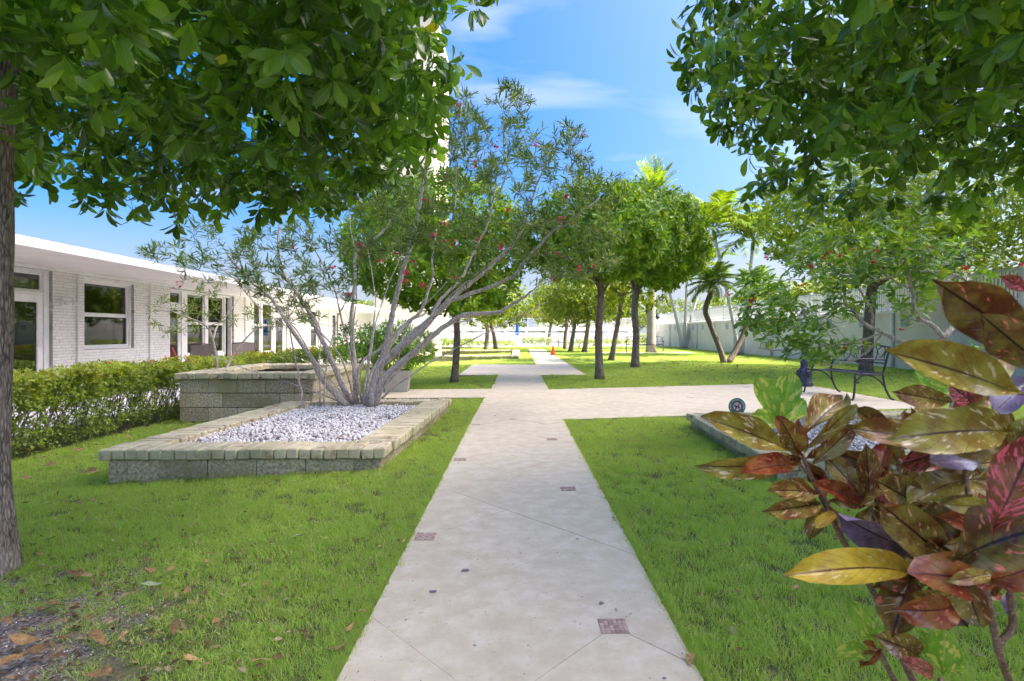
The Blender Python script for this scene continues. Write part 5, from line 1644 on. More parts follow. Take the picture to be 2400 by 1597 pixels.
# ------------------------------------------------------------------ iron benches
def iron_bench(x, y, rz, W, label, detail=True):
    """faces local -y; W = seat length along local x"""
    c = empty('iron_bench', (x, y, 0.001), rz, label, 'bench', 'black iron garden benches')
    h = W / 2
    r = 0.017
    for s in (-1, 1):
        X = s * h
        MB().tube(catmull([(X, -0.30, 0.012), (X, -0.275, 0.05), (X, -0.255, 0.2), (X, -0.25, 0.43)], 4), [0.022] + [r] * 12, 8).build('leg', M['iron'], c, True)
        MB().tube(catmull([(X, 0.42, 0.012), (X, 0.36, 0.05), (X, 0.27, 0.22), (X, 0.235, 0.43)], 4), [0.022] + [r] * 12, 8).build('leg', M['iron'], c, True)
        MB().tube(catmull([(X, -0.25, 0.40), (X, -0.215, 0.33), (X, -0.13, 0.40), (X, 0.02, 0.40), (X, 0.16, 0.33), (X, 0.28, 0.20)], 5), 0.012, 7).tube(catmull([(X, -0.23, 0.36), (X, -0.235, 0.31), (X, -0.20, 0.285), (X, -0.185, 0.30)], 4), 0.013, 7).build('scroll_brace', M['iron'], c, True)
        MB().tube(catmull([(X, -0.25, 0.43), (X, -0.10, 0.425), (X, 0.15, 0.42), (X, 0.235, 0.45), (X, 0.29, 0.62), (X, 0.36, 0.86)], 5), r, 8).build('side_rail', M['iron'], c, True)
        MB().tube(catmull([(X, -0.16, 0.43), (X, -0.10, 0.50), (X, -0.12, 0.585), (X, -0.20, 0.62), (X, -0.22, 0.655), (X, -0.14, 0.67), (X, 0.10, 0.665), (X, 0.30, 0.66)], 5), 0.014, 8).build('armrest', M['iron'], c, True)
    ns = 9
    for k in range(ns):
        yy = -0.245 + k * 0.055
        z = 0.437 - 0.02 * math.sin(math.pi * k / (ns - 1))
        MB().box(-h, h, yy, yy + 0.036, z, z + 0.014).build('seat_slat', M['iron'], c)
    MB().tube([(-h, 0.295, 0.60), (h, 0.295, 0.60)], 0.012, 7).build('back_rail', M['iron'], c, True)
    MB().tube(catmull([(-h, 0.36, 0.86), (-h * 0.5, 0.37, 0.895), (0, 0.372, 0.915), (h * 0.5, 0.37, 0.895), (h, 0.36, 0.86)], 5), 0.014, 7).build('back_rail', M['iron'], c, True)
    nb = max(4, int(W / 0.3))
    for k in range(nb):
        x0, x1 = -h + W * k / nb, -h + W * (k + 1) / nb
        xm = (x0 + x1) / 2
        m = MB()
        q = lambda a, t: Vector((x0 + (x1 - x0) * a, 0.297 + 0.072 * t, 0.605 + 0.28 * t))
        m.tube(catmull([q(0, 0), q(0.25, 0.35), q(0.2, 0.7), q(0.5, 0.95), q(0.8, 0.7), q(0.75, 0.35), q(1, 0)], 4), 0.009, 6)
        m.tube(catmull([q(0, 1), q(0.25, 0.65), q(0.5, 0.30), q(0.75, 0.65), q(1, 1)], 4), 0.009, 6)
        m.build('scroll_panel', M['iron'], c, True)
    return c
iron_bench(5.62, 9.88, R(-84), 1.30, 'black scrolled iron bench on the paved end of the cross path')
iron_bench(7.05, 31.6, R(-8), 2.0, 'distant black scrolled iron bench beside the palm trunk')

# ------------------------------------------------------------------ lamp posts
lp = empty('lamp_post', (5.9, 11.75, 0.0), 0, 'dark blue-black lamp post with a fluted bulging base beside the iron bench', 'lamp post')
MB().lathe([(0.165, 0.002), (0.165, 0.06), (0.14, 0.08), (0.15, 0.26), (0.155, 0.30), (0.12, 0.34), (0.075, 0.38), (0.07, 0.46), (0.085, 0.48), (0.05, 0.53), (0.045, 0.7)], 20).build('base', M['lamp_iron'], lp, True)
MB().lathe([(0.034, 0.70), (0.030, 1.20), (0.045, 1.22), (0.04, 1.26), (0.03, 1.28)], 12).build('pole', M['lamp_iron'], lp, True)
ln = MB().lathe([(0.04, 1.28), (0.06, 1.30), (0.065, 1.32)], 8).build('lantern', M['lamp_iron'], lp)
MB().lathe([(0.055, 1.32), (0.08, 1.48), (0.08, 1.49)], 8).build('lantern_glass', M['white_paint'], ln)
MB().lathe([(0.095, 1.491), (0.06, 1.54), (0.02, 1.57), (0.01, 1.60)], 8).build('lantern_cap', M['lamp_iron'], ln)
q = at(1541, 814, 46.0)
lp2 = empty('lamp_post', (q.x, 46, 0), 0, 'slim white lamp post with a dark bell lantern near the far palm', 'lamp post')
MB().lathe([(0.10, 0.002), (0.09, 0.3), (0.05, 0.35), (0.045, 2.2)], 10).build('pole', M['white_paint'], lp2, True)
MB().lathe([(0.05, 2.2), (0.20, 2.28), (0.16, 2.42), (0.07, 2.6), (0.05, 2.95)], 12).build('lantern', M['lamp_iron'], lp2, True)

# ------------------------------------------------------------------ round no-dogs sign at the right planter
sg_ = empty('round_sign', (2.665, 6.93, 0.0), R(0), 'small round teal sign with a crossed-out dog behind the right planter edge', 'sign')
g_teal = plain('sign_teal', (0.045, 0.27, 0.20), 0.4); g_white = plain('sign_white', (0.72, 0.72, 0.74), 0.4); g_red = plain('sign_red', (0.33, 0.04, 0.035), 0.4); g_black = plain('sign_black', (0.015, 0.015, 0.03), 0.5)
MB().box(-0.012, 0.012, 0.006, 0.014, -0.05, 0.20).build('stake', M['lamp_iron'], sg_)
def disc(r0, r1, y, n=28):
    m = MB()
    vs = []
    for k in range(n):
        a = 2 * math.pi * k / n
        vs += [(r0 * math.cos(a), y, r0 * math.sin(a) + 0.205), (r1 * math.cos(a), y, r1 * math.sin(a) + 0.205)]
    fs = [(2 * k, 2 * k + 1, (2 * k + 3) % (2 * n), (2 * k + 2) % (2 * n)) for k in range(n)]
    return m.add(vs, fs, 0.5)
m = MB(); n = 28
vs = [(0.103 * math.cos(2 * math.pi * k / n), y, 0.103 * math.sin(2 * math.pi * k / n) + 0.205) for y in (-0.004, 0.004) for k in range(n)]
m.add(vs, [tuple(range(n)), tuple(range(2 * n - 1, n - 1, -1))] + [(k, n + k, n + (k + 1) % n, (k + 1) % n) for k in range(n)])
plate = m.build('plate', g_teal, sg_)
disc(0.0005, 0.055, -0.0062).build('field', g_white, plate)
disc(0.050, 0.062, -0.0075).build('ring', g_red, plate)
c45 = math.cos(R(45))
MB().box(-0.054, 0.054, -0.0105, -0.0095, -0.006, 0.006, Matrix.Translation((0, 0, 0.205)) @ Matrix.Rotation(R(-55), 4, 'Y')).build('slash', g_red, plate)
dg = MB()
for (a, b2, c2, d2) in [(-0.026, 0.016, 0.196, 0.213), (-0.038, -0.020, 0.209, 0.226), (0.012, 0.022, 0.178, 0.205), (0.024, 0.030, 0.170, 0.186), (-0.022, -0.015, 0.178, 0.198), (0.014, 0.034, 0.192, 0.202)]:
    dg.box(a, b2, -0.0092, -0.008, c2, d2)
dg.build('dog_figure', g_black, plate)
lt = MB()
for k in range(26):
    a = R(200 - k * 8.8)
    mt = Matrix.Translation((0.083 * math.cos(a), 0, 0.205 + 0.083 * math.sin(a))) @ Matrix.Rotation(-(a - R(90)), 4, 'Y')
    w = 0.0028 if k % 3 else 0.0042
    if k in (6, 15): continue
    lt.box(-w, w, -0.0062, -0.005, -0.008, 0.008, mt)
lt.build('lettering', g_white, plate)
# ------------------------------------------------------------------ croton in the right foreground: every leaf is a part
def croton_mat(name, base_a, base_b, spot, spot_amt, rib, back, vein=0.35, rough=0.24, spec=0.55, trans=0.12, sscale=55.0, stretch=2.4):
    m, nt, b = new_mat(name)
    L = nt.links
    uv = N(nt, 'ShaderNodeUVMap')
    sep = N(nt, 'ShaderNodeSeparateXYZ')
    L.new(uv.outputs[0], sep.inputs[0])
    tc = N(nt, 'ShaderNodeTexCoord')
    n1 = N(nt, 'ShaderNodeTexNoise', Scale=30.0, Detail=4, Roughness=0.6)
    L.new(tc.outputs['Object'], n1.inputs['Vector'])
    c1 = ramp(nt, [(0.42, base_a), (0.58, base_b)])
    L.new(n1.outputs['Fac'], c1.inputs['Fac'])
    # |u - 0.5|
    sb = N(nt, 'ShaderNodeMath', operation='SUBTRACT'); sb.inputs[1].default_value = 0.5
    L.new(sep.outputs[0], sb.inputs[0])
    ab = N(nt, 'ShaderNodeMath', operation='ABSOLUTE'); L.new(sb.outputs[0], ab.inputs[0])
    # side veins run outwards and forwards
    vm = N(nt, 'ShaderNodeMath', operation='MULTIPLY_ADD'); vm.inputs[1].default_value = -0.55
    L.new(ab.outputs[0], vm.inputs[0]); L.new(sep.outputs[1], vm.inputs[2])
    vs = N(nt, 'ShaderNodeMath', operation='MULTIPLY'); vs.inputs[1].default_value = 9.5
    L.new(vm.outputs[0], vs.inputs[0])
    fr = N(nt, 'ShaderNodeMath', operation='FRACT'); L.new(vs.outputs[0], fr.inputs[0])
    vr = ramp(nt, [(0.0, (1, 1, 1)), (0.10, (0, 0, 0)), (0.92, (0, 0, 0)), (1.0, (1, 1, 1))])
    L.new(fr.outputs[0], vr.inputs['Fac'])
    # spots, stretched along the side veins
    cb = N(nt, 'ShaderNodeCombineXYZ')
    L.new(ab.outputs[0], cb.inputs[0]); L.new(vm.outputs[0], cb.inputs[1])
    oi = N(nt, 'ShaderNodeObjectInfo')
    rz_ = N(nt, 'ShaderNodeMath', operation='MULTIPLY'); rz_.inputs[1].default_value = 37.0
    L.new(oi.outputs['Random'], rz_.inputs[0])
    sgn = N(nt, 'ShaderNodeMath', operation='SIGN'); L.new(sb.outputs[0], sgn.inputs[0])
    sg2 = N(nt, 'ShaderNodeMath', operation='ADD'); L.new(sgn.outputs[0], sg2.inputs[0]); L.new(rz_.outputs[0], sg2.inputs[1])
    L.new(sg2.outputs[0], cb.inputs[2])
    mp = N(nt, 'ShaderNodeMapping'); mp.inputs['Scale'].default_value = (5.0, 5.0 * stretch, 1.0)
    L.new(cb.outputs[0], mp.inputs['Vector'])
    n2 = N(nt, 'ShaderNodeTexNoise', Scale=1.15, Detail=2.0, Roughness=0.5)
    L.new(mp.outputs[0], n2.inputs['Vector'])
    sr = ramp(nt, [(0.64 - spot_amt, (0, 0, 0)), (0.665 - spot_amt, (1, 1, 1))])
    L.new(n2.outputs['Fac'], sr.inputs['Fac'])
    mx = N(nt, 'ShaderNodeMix', data_type='RGBA'); mx.inputs[7].default_value = (*spot, 1)
    L.new(sr.outputs['Color'], mx.inputs[0]); L.new(c1.outputs['Color'], mx.inputs[6])
    mv = N(nt, 'ShaderNodeMix', data_type='RGBA'); mv.inputs[7].default_value = (*rib, 1)
    vq = N(nt, 'ShaderNodeMath', operation='MULTIPLY'); vq.inputs[1].default_value = vein
    L.new(vr.outputs['Color'], vq.inputs[0]); L.new(vq.outputs[0], mv.inputs[0]); L.new(mx.outputs[2], mv.inputs[6])
    rr = ramp(nt, [(0.018, (1, 1, 1)), (0.035, (0, 0, 0))])
    L.new(ab.outputs[0], rr.inputs['Fac'])
    mr = N(nt, 'ShaderNodeMix', data_type='RGBA'); mr.inputs[7].default_value = (*rib, 1)
    L.new(rr.outputs['Color'], mr.inputs[0]); L.new(mv.outputs[2], mr.inputs[6])
    # underside colour
    geo = N(nt, 'ShaderNodeNewGeometry')
    mb_ = N(nt, 'ShaderNodeMix', data_type='RGBA')
    bq = N(nt, 'ShaderNodeMath', operation='MULTIPLY'); bq.inputs[1].default_value = 0.8
    L.new(geo.outputs['Backfacing'], bq.inputs[0]); L.new(bq.outputs[0], mb_.inputs[0])
    L.new(mr.outputs[2], mb_.inputs[6]); mb_.inputs[7].default_value = (*back, 1)
    L.new(mb_.outputs[2], b.inputs['Base Color'])
    b.inputs['Roughness'].default_value = rough
    b.inputs['Specular IOR Level'].default_value = spec
    bp = N(nt, 'ShaderNodeBump', Strength=0.2, Distance=0.003)
    ih = N(nt, 'ShaderNodeMath', operation='MULTIPLY'); ih.inputs[1].default_value = -1
    L.new(vr.outputs['Color'], ih.inputs[0]); L.new(ih.outputs[0], bp.inputs['Height']); L.new(bp.outputs['Normal'], b.inputs['Normal'])
    tr = N(nt, 'ShaderNodeBsdfTranslucent'); L.new(mb_.outputs[2], tr.inputs['Color'])
    ms = N(nt, 'ShaderNodeMixShader'); ms.inputs[0].default_value = trans
    L.new(b.outputs[0], ms.inputs[1]); L.new(tr.outputs[0], ms.inputs[2])
    L.new(ms.outputs[0], nt.nodes['Material Output'].inputs['Surface'])
    return m
CR = {
    'brown': croton_mat('croton_brown', (0.20, 0.085, 0.022), (0.32, 0.26, 0.045), (0.72, 0.46, 0.22), 0.02, (0.06, 0.014, 0.010), (0.34, 0.085, 0.03)),
    'olive': croton_mat('croton_olive', (0.26, 0.17, 0.025), (0.38, 0.34, 0.05), (0.74, 0.60, 0.32), 0.01, (0.09, 0.035, 0.012), (0.30, 0.22, 0.05)),
    'red': croton_mat('croton_red', (0.26, 0.05, 0.02), (0.38, 0.15, 0.035), (0.70, 0.20, 0.12), 0.0, (0.09, 0.012, 0.012), (0.42, 0.11, 0.03)),
    'pink': croton_mat('croton_pink', (0.20, 0.05, 0.03), (0.30, 0.14, 0.05), (0.78, 0.15, 0.19), 0.10, (0.06, 0.014, 0.02), (0.40, 0.12, 0.12), 0.4, stretch=3.2),
    'yellow': croton_mat('croton_yellow', (0.52, 0.34, 0.03), (0.66, 0.50, 0.05), (0.80, 0.70, 0.32), -0.02, (0.12, 0.04, 0.012), (0.50, 0.38, 0.08)),
    'green': croton_mat('croton_green', (0.20, 0.42, 0.035), (0.30, 0.54, 0.055), (0.66, 0.68, 0.12), 0.08, (0.44, 0.54, 0.09), (0.32, 0.50, 0.07), 0.12, trans=0.35, stretch=1.0),
    'purple_sheen': croton_mat('croton_purple_sheen', (0.15, 0.11, 0.15), (0.26, 0.20, 0.29), (0.50, 0.16, 0.27), -0.02, (0.07, 0.03, 0.05), (0.30, 0.22, 0.34), 0.4, 0.2, 0.9),  # purple leaf tone with a sky reflection painted into the colour
    'dark': croton_mat('croton_dark', (0.12, 0.045, 0.015), (0.22, 0.16, 0.03), (0.76, 0.22, 0.12), 0.0, (0.03, 0.010, 0.006), (0.22, 0.05, 0.02)),
}
CB = Vector((1.02, 1.06, -0.02))
cro = empty('croton', CB, 0, 'croton with large mottled maroon, yellow and pink leaves in the right foreground', 'shrub')
def z6(x, y): return (1600 + x / 1.967, 800 + y / 1.967)

def croton_leaf(bp, tp, width, kind, roll=0.0, bend=0.12, curl=0.12, shape='obovate', wav=0.05, seed=0):
    """leaf between two world points; width in metres; roll turns it about its length"""
    rr = random.Random(seed)
    B, T = Vector(bp), Vector(tp)
    d = T - B
    L = d.length
    d.normalize()
    view = (Vector((0, 0, CAM_H)) - (B + T) / 2).normalized()
    side = d.cross(view).normalized()
    nrm = side.cross(d).normalized()
    rot = Matrix.Rotation(roll, 3, d)
    side, nrm = rot @ side, rot @ nrm
    R_, C_ = 12, 8
    vs, uv, fs = [], [], []
    ph = rr.random() * 6
    for i in range(R_ + 1):
        t = i / R_
        if shape == 'obovate': w = (math.sin(math.pi * 0.5 * min(1, max(0, t - 0.05) / 0.55)) ** 1.25 if t < 0.60 else max(0.0, 1 - ((t - 0.60) / 0.405) ** 2.4) ** 0.62) * (1 + 0.05 * math.sin(t * 13 + seed))
        else: w = (math.sin(math.pi * t ** 0.95) ** 0.85) if 0 < t < 1 else 0.0
        w = max(w, 0.045 * (1 - t) + 0.008)
        w *= width / 2
        for j in range(C_ + 1):
            u = j / C_
            s = (u - 0.5) * 2
            lift = curl * width * 2.0 * (abs(s) ** 1.3) + wav * width * math.sin(t * 8 + ph + (2 if s > 0 else 0)) * s * s - bend * L * (t - 0.5) ** 2 * 2.0 + bend * L * 0.5
            vs.append(B + d * (t * L) + side * (s * w) + nrm * (lift - bend * L * 0.5 * (1 - 0)))
            uv.append((u, t))
    for i in range(R_):
        for j in range(C_):
            a = i * (C_ + 1) + j
            fs.append((a, a + 1, a + C_ + 2, a + C_ + 1))
    c = [v - CB for v in vs]
    me = np_mesh('leaf', np.array([tuple(v) for v in c]), np.array(fs), None, True, np.array(uv))
    # make the drawn side the upper one
    o = link_mesh('leaf', me, CR[kind], cro)
    return o

def cl(b6, t6, wpx, kind, Yb, Yt, roll=0.0, bend=0.12, curl=0.10, conv=z6, shape='obovate', scale=1.967):
    global _cs
    _cs += 1
    B, T = conv(*b6), conv(*t6)
    Ym = (Yb + Yt) / 2
    w = 0.92 * wpx / scale / F * Ym / max(0.35, abs(math.cos(roll)))
    rv = random.Random(_cs * 7)
    return croton_leaf(at(B[0], B[1], Yb), at(T[0], T[1], Yt), w, kind, roll + rv.uniform(-0.15, 0.15), bend * rv.uniform(0.8, 2.0), curl * rv.uniform(0.6, 1.8), shape, 0.12, _cs)
_cs = 0
# --- left branch, whorl at its tip
cl((550, 520), (105, 345), 135, 'olive', 1.02, 0.96, 0.35, 0.14)
cl((545, 535), (140, 605), 125, 'olive', 1.03, 0.92, -0.3, 0.22)
cl((550, 560), (298, 590), 100, 'red', 1.02, 0.90, 0.5, 0.10)
cl((548, 530), (455, 365), 115, 'brown', 1.02, 0.92, 0.2, 0.08)
cl((545, 440), (745, 250), 150, 'brown', 1.05, 1.10, -0.4, 0.12)
cl((555, 505), (802, 292), 75, 'olive', 1.02, 0.98, 0.5, 0.10)
cl((580, 585), (795, 388), 100, 'brown', 1.02, 1.00, 0.3, 0.10)
cl((520, 470), (430, 345), 80, 'red', 1.06, 1.06, 0.0, 0.05)
cl((560, 560), (640, 660), 70, 'dark', 1.04, 1.10, 0.3)
# --- fresh green leaves behind
cl((450, 395), (345, 160), 115, 'green', 1.25, 1.22, 0.2, 0.08)
cl((450, 380), (505, 140), 125, 'green', 1.26, 1.24, -0.2, 0.08)
cl((455, 400), (330, 335), 95, 'green', 1.24, 1.20, 0.3, 0.08)
cl((460, 400), (560, 270), 80, 'green', 1.26, 1.28, 0.2, 0.08)
# --- second whorl down the branch
cl((655, 700), (428, 680), 105, 'brown', 1.0, 0.92, 0.35, 0.12)
cl((655, 745), (405, 785), 105, 'brown', 1.0, 0.90, -0.25, 0.16)
cl((660, 770), (585, 898), 85, 'brown', 1.0, 0.95, 0.3, 0.16)
cl((720, 790), (612, 858), 60, 'yellow', 0.98, 0.94, 0.3)
# --- middle whorl
cl((850, 755), (625, 655), 80, 'red', 0.97, 0.90, 0.5, 0.10)
cl((850, 745), (662, 525), 105, 'brown', 0.98, 1.02, 0.25, 0.10)
cl((862, 750), (848, 482), 105, 'brown', 0.97, 0.92, 0.15, 0.10)
cl((875, 745), (940, 478), 100, 'red', 0.99, 1.03, -0.4, 0.12)
cl((870, 750), (1005, 730), 70, 'pink', 0.96, 0.90, 0.5)
cl((855, 700), (965, 590), 80, 'olive', 0.98, 1.0, 0.3)
cl((870, 755), (780, 640), 90, 'dark', 1.0, 1.05, 0.2)
# --- big inner leaves
cl((1110, 770), (895, 640), 165, 'brown', 0.92, 0.86, 0.25, 0.10)
cl((1090, 985), (728, 815), 165, 'purple_sheen', 0.92, 0.84, -0.35, 0.14)  # bluish purple here is the sky's reflection, painted as leaf colour
cl((1230, 1020), (945, 770), 215, 'brown', 0.86, 0.80, 0.2, 0.10)
cl((1330, 610), (1050, 740), 150, 'olive', 0.92, 0.86, 0.35, 0.12)
cl((1240, 1010), (1320, 715), 205, 'dark', 0.86, 0.82, -0.25, 0.10)
cl((1135, 1045), (545, 1045), 165, 'yellow', 0.84, 0.74, 0.35, 0.16)
cl((760, 985), (572, 1045), 60, 'purple_sheen', 0.88, 0.84, 0.5)
cl((850, 910), (728, 850), 75, 'yellow', 0.92, 0.88, 0.2)
cl((1310, 520), (815, 385), 150, 'brown', 0.92, 0.88, 0.3, 0.14)
cl((1300, 480), (1010, 570), 120, 'pink', 0.94, 0.88, -0.3, 0.14)
cl((1580, 400), (1005, 430), 225, 'olive', 0.80, 0.72, 0.35, 0.14)
cl((1600, 250), (970, 40), 215, 'olive', 0.78, 0.70, 0.3, 0.12)
cl((1260, 285), (985, 235), 110, 'brown', 0.95, 0.92, 0.2, 0.10)
cl((1390, 330), (1230, 195), 120, 'pink', 0.98, 0.98, 0.2, 0.08)
cl((1270, 240), (1085, 145), 110, 'green', 1.15, 1.12, 0.2)
cl((1310, 260), (1440, 180), 100, 'green', 1.15, 1.12, 0.2)
cl((1400, 560), (1155, 545), 110, 'purple_sheen', 0.90, 0.84, 0.45, 0.10)
cl((1420, 640), (1250, 760), 110, 'olive', 0.92, 0.88, 0.3)
# --- right, close to the lens
cl((1420, 900), (1640, 420), 230, 'pink', 0.66, 0.60, 0.15, 0.12)
cl((1220, 1010), (1640, 850), 300, 'dark', 0.74, 0.66, -0.2, 0.14)
cl((1480, 1120), (1080, 1060), 210, 'red', 0.76, 0.72, 0.3, 0.14)
cl((1310, 1230), (1020, 1250), 150, 'red', 0.78, 0.74, -0.4, 0.16)
cl((1290, 1050), (1370, 1320), 160, 'brown', 0.74, 0.72, 0.2, 0.12)
cl((1060, 1060), (965, 1345), 190, 'dark', 0.84, 0.78, 0.3, 0.14)
cl((1080, 1080), (890, 1130), 130, 'dark', 0.86, 0.82, 0.2, 0.10)
cl((1400, 1110), (1640, 1040), 150, 'red', 0.74, 0.70, 0.3, 0.12)
cl((1500, 1130), (1510, 1265), 55, 'purple_sheen', 0.8, 0.78, 0.3)
cl((1600, 620), (1340, 640), 150, 'olive', 0.74, 0.68, -0.3, 0.12)
cl((1620, 160), (1430, 330), 130, 'purple_sheen', 0.82, 0.80, 0.2, 0.1)
# --- top right corner
def zz5(x, y): return z5(x, y)
cl((2480, 900), (1730, 372), 440, 'dark', 0.66, 0.60, 0.25, 0.12, 0.08, z5, 'obovate', 3.367)
cl((2560, 1050), (2060, 640), 360, 'dark', 0.64, 0.60, -0.2, 0.10, 0.08, z5, 'obovate', 3.367)
cl((2420, 420), (2180, 300), 120, 'pink', 0.70, 0.68, 0.2, 0.10, 0.08, z5, 'obovate', 3.367)
cl((2080, 900), (2010, 640), 120, 'red', 0.74, 0.74, 0.5, 0.10, 0.08, z5, 'obovate', 3.367)
# --- low shoots
cl((905, 1420), (770, 1195), 90, 'green', 1.0, 0.98, 0.3)
cl((900, 1430), (720, 1445), 90, 'green', 1.0, 0.95, 0.3)
cl((930, 1430), (850, 1360), 60, 'green', 1.0, 1.02, 0.2)
cl((1120, 1460), (915, 1365), 130, 'brown', 0.94, 0.88, 0.3, 0.14)
cl((1190, 1500), (1100, 1340), 90, 'green', 0.94, 0.92, 0.2)
cl((1200, 1545), (1210, 1325), 130, 'green', 0.92, 0.90, 0.2, 0.08)
cl((1200, 1500), (1300, 1490), 80, 'green', 0.93, 0.9, 0.4)
cl((1185, 1560), (1045, 1475), 75, 'pink', 0.92, 0.86, 0.3)
cl((920, 1425), (818, 1500), 60, 'red', 1.0, 0.96, 0.3)
cl((900, 1420), (840, 1390), 45, 'red', 1.0, 0.97, 0.3)
# --- whorls that close the gaps
rgw = random.Random(9)
for (wx, wy, wY, nn, Lw) in [(560, 540, 1.05, 4, 190), (660, 745, 1.03, 5, 180), (865, 760, 1.0, 6, 190), (1000, 690, 0.98, 6, 190), (1120, 900, 0.95, 7, 220), (1180, 610, 0.97, 6, 210), (1260, 1040, 0.88, 7, 220), (1330, 560, 0.94, 6, 220),
                              (1400, 880, 0.84, 7, 230), (1300, 1170, 0.84, 6, 210), (1500, 760, 0.80, 6, 240), (1500, 480, 0.82, 5, 240), (1500, 1060, 0.78, 6, 220), (1130, 1120, 0.90, 5, 190), (1440, 250, 0.86, 5, 220)]:
    a0 = rgw.random() * 6.28
    for q in range(nn):
        a = a0 + q * 6.283 / nn + rgw.uniform(-0.3, 0.3)
        Lq = Lw * rgw.uniform(0.7, 1.1)
        cl((wx, wy), (wx + math.cos(a) * Lq, wy + math.sin(a) * Lq * 0.85 - 20), Lq * rgw.uniform(0.32, 0.42), rgw.choice(['brown', 'brown', 'olive', 'olive', 'dark', 'red', 'brown']), wY, wY + rgw.uniform(-0.07, 0.07), rgw.uniform(-0.6, 0.6), 0.16)
# --- leaves deeper in the bush
rgc = random.Random(4)
for k in range(80):
    bx6, by6 = rgc.uniform(900, 1600), rgc.uniform(280, 1200)
    a = rgc.uniform(0, 6.28)
    Ld = rgc.uniform(150, 250)
    cl((bx6, by6), (bx6 + math.cos(a) * Ld, by6 + math.sin(a) * Ld * 0.8), rgc.uniform(60, 105), rgc.choice(['brown', 'brown', 'olive', 'dark', 'red', 'red', 'olive']), rgc.uniform(1.02, 1.15), rgc.uniform(0.98, 1.18), rgc.uniform(-0.5, 0.5), 0.14)
# --- stems
M['bark_croton'] = bark_mat('bark_croton', (0.12, 0.07, 0.04), (0.33, 0.23, 0.15), scale=60, stretch=1.5, bump=0.4)
def cstem(lst, ra, rb):
    P = catmull([at(*z6(x, y), Y) - CB for (x, y, Y) in lst], 5)
    m = len(P)
    rad = [ra + (rb - ra) * i / (m - 1) for i in range(m)]
    for i in range(m): rad[i] *= 1 + 0.10 * math.sin(i * 2.3)
    MB().tube(P, rad, 9).build('stem', M['bark_croton'], cro, True)
base6 = (1250, 2250, 1.05)
cstem([base6, (1180, 1800, 1.03), (1030, 1500, 0.99), (930, 1270, 0.98), (860, 1120, 0.99), (740, 920, 1.0), (660, 760, 1.01), (590, 620, 1.02), (550, 520, 1.02)], 0.007, 0.0035)
cstem([(1800, 2250, 1.0), (1600, 1800, 0.88), (1505, 1568, 0.80), (1450, 1400, 0.78), (1410, 1200, 0.78), (1380, 1050, 0.80), (1330, 800, 0.86), (1300, 560, 0.90), (1330, 300, 0.92)], 0.0058, 0.003)
cstem([(1450, 1400, 0.78), (1520, 1310, 0.78), (1510, 1150, 0.77), (1540, 900, 0.74), (1600, 600, 0.72), (1660, 250, 0.70), (1720, 0, 0.68)], 0.005, 0.003)
cstem([(930, 1270, 0.98), (950, 1100, 0.97), (900, 900, 0.97), (862, 750, 0.97)], 0.004, 0.003)
cstem([(1250, 2250, 1.05), (1180, 1900, 1.0), (1190, 1560, 0.94)], 0.007, 0.005)
cstem([(1180, 1800, 1.03), (1000, 1600, 1.0), (905, 1420, 1.0)], 0.006, 0.004)
cstem([(740, 920, 1.0), (640, 700, 1.1), (500, 500, 1.22), (450, 390, 1.25)], 0.005, 0.004)
cstem([(1380, 1050, 0.80), (1230, 1010, 0.85), (1100, 960, 0.90)], 0.005, 0.004)
# ------------------------------------------------------------------ grass: tufts scattered over the lawns (one uncountable mass)
m, nt, b = new_mat('grass')
oi = N(nt, 'ShaderNodeObjectInfo')
geo = N(nt, 'ShaderNodeNewGeometry')
n1 = N(nt, 'ShaderNodeTexNoise', Scale=1.1, Detail=5, Roughness=0.6)
nt.links.new(geo.outputs['Position'], n1.inputs['Vector'])
at_ = N(nt, 'ShaderNodeAttribute', attribute_name='rnd')
ad = N(nt, 'ShaderNodeMath', operation='MULTIPLY_ADD'); ad.inputs[1].default_value = 0.42
nt.links.new(at_.outputs['Fac'], ad.inputs[0])
n1m = N(nt, 'ShaderNodeMath', operation='MULTIPLY'); n1m.inputs[1].default_value = 0.75
nt.links.new(n1.outputs['Fac'], n1m.inputs[0]); nt.links.new(n1m.outputs[0], ad.inputs[2])
ad2 = N(nt, 'ShaderNodeMath', operation='MULTIPLY_ADD'); ad2.inputs[1].default_value = 0.16
nt.links.new(oi.outputs['Random'], ad2.inputs[0]); nt.links.new(ad.outputs[0], ad2.inputs[2])
cr0 = ramp(nt, [(0.30, (0.50, 0.47, 0.19)), (0.42, (0.41, 0.51, 0.11)), (0.60, (0.345, 0.54, 0.09)), (0.82, (0.42, 0.62, 0.11)), (1.0, (0.53, 0.68, 0.15))])
nt.links.new(ad2.outputs[0], cr0.inputs['Fac'])
st_ = ramp(nt, [(0.0, (0.9, 0.9, 0.9)), (0.17, (0.8, 0.8, 0.8)), (0.22, (0, 0, 0))])
nt.links.new(at_.outputs['Fac'], st_.inputs['Fac'])
cr = N(nt, 'ShaderNodeMix', data_type='RGBA'); cr.inputs[7].default_value = (0.58, 0.50, 0.28, 1)
nt.links.new(st_.outputs['Color'], cr.inputs[0]); nt.links.new(cr0.outputs['Color'], cr.inputs[6])
nt.links.new(cr.outputs[2], b.inputs['Base Color'])
b.inputs['Roughness'].default_value = 0.55
b.inputs['Specular IOR Level'].default_value = 0.25
tr = N(nt, 'ShaderNodeBsdfTranslucent')
tm = N(nt, 'ShaderNodeMix', data_type='RGBA', blend_type='MULTIPLY'); tm.inputs[0].default_value = 1.0; tm.inputs[7].default_value = (1.4, 1.3, 0.6, 1)
nt.links.new(cr.outputs[2], tm.inputs[6]); nt.links.new(tm.outputs[2], tr.inputs['Color'])
ms = N(nt, 'ShaderNodeMixShader'); ms.inputs[0].default_value = 0.45
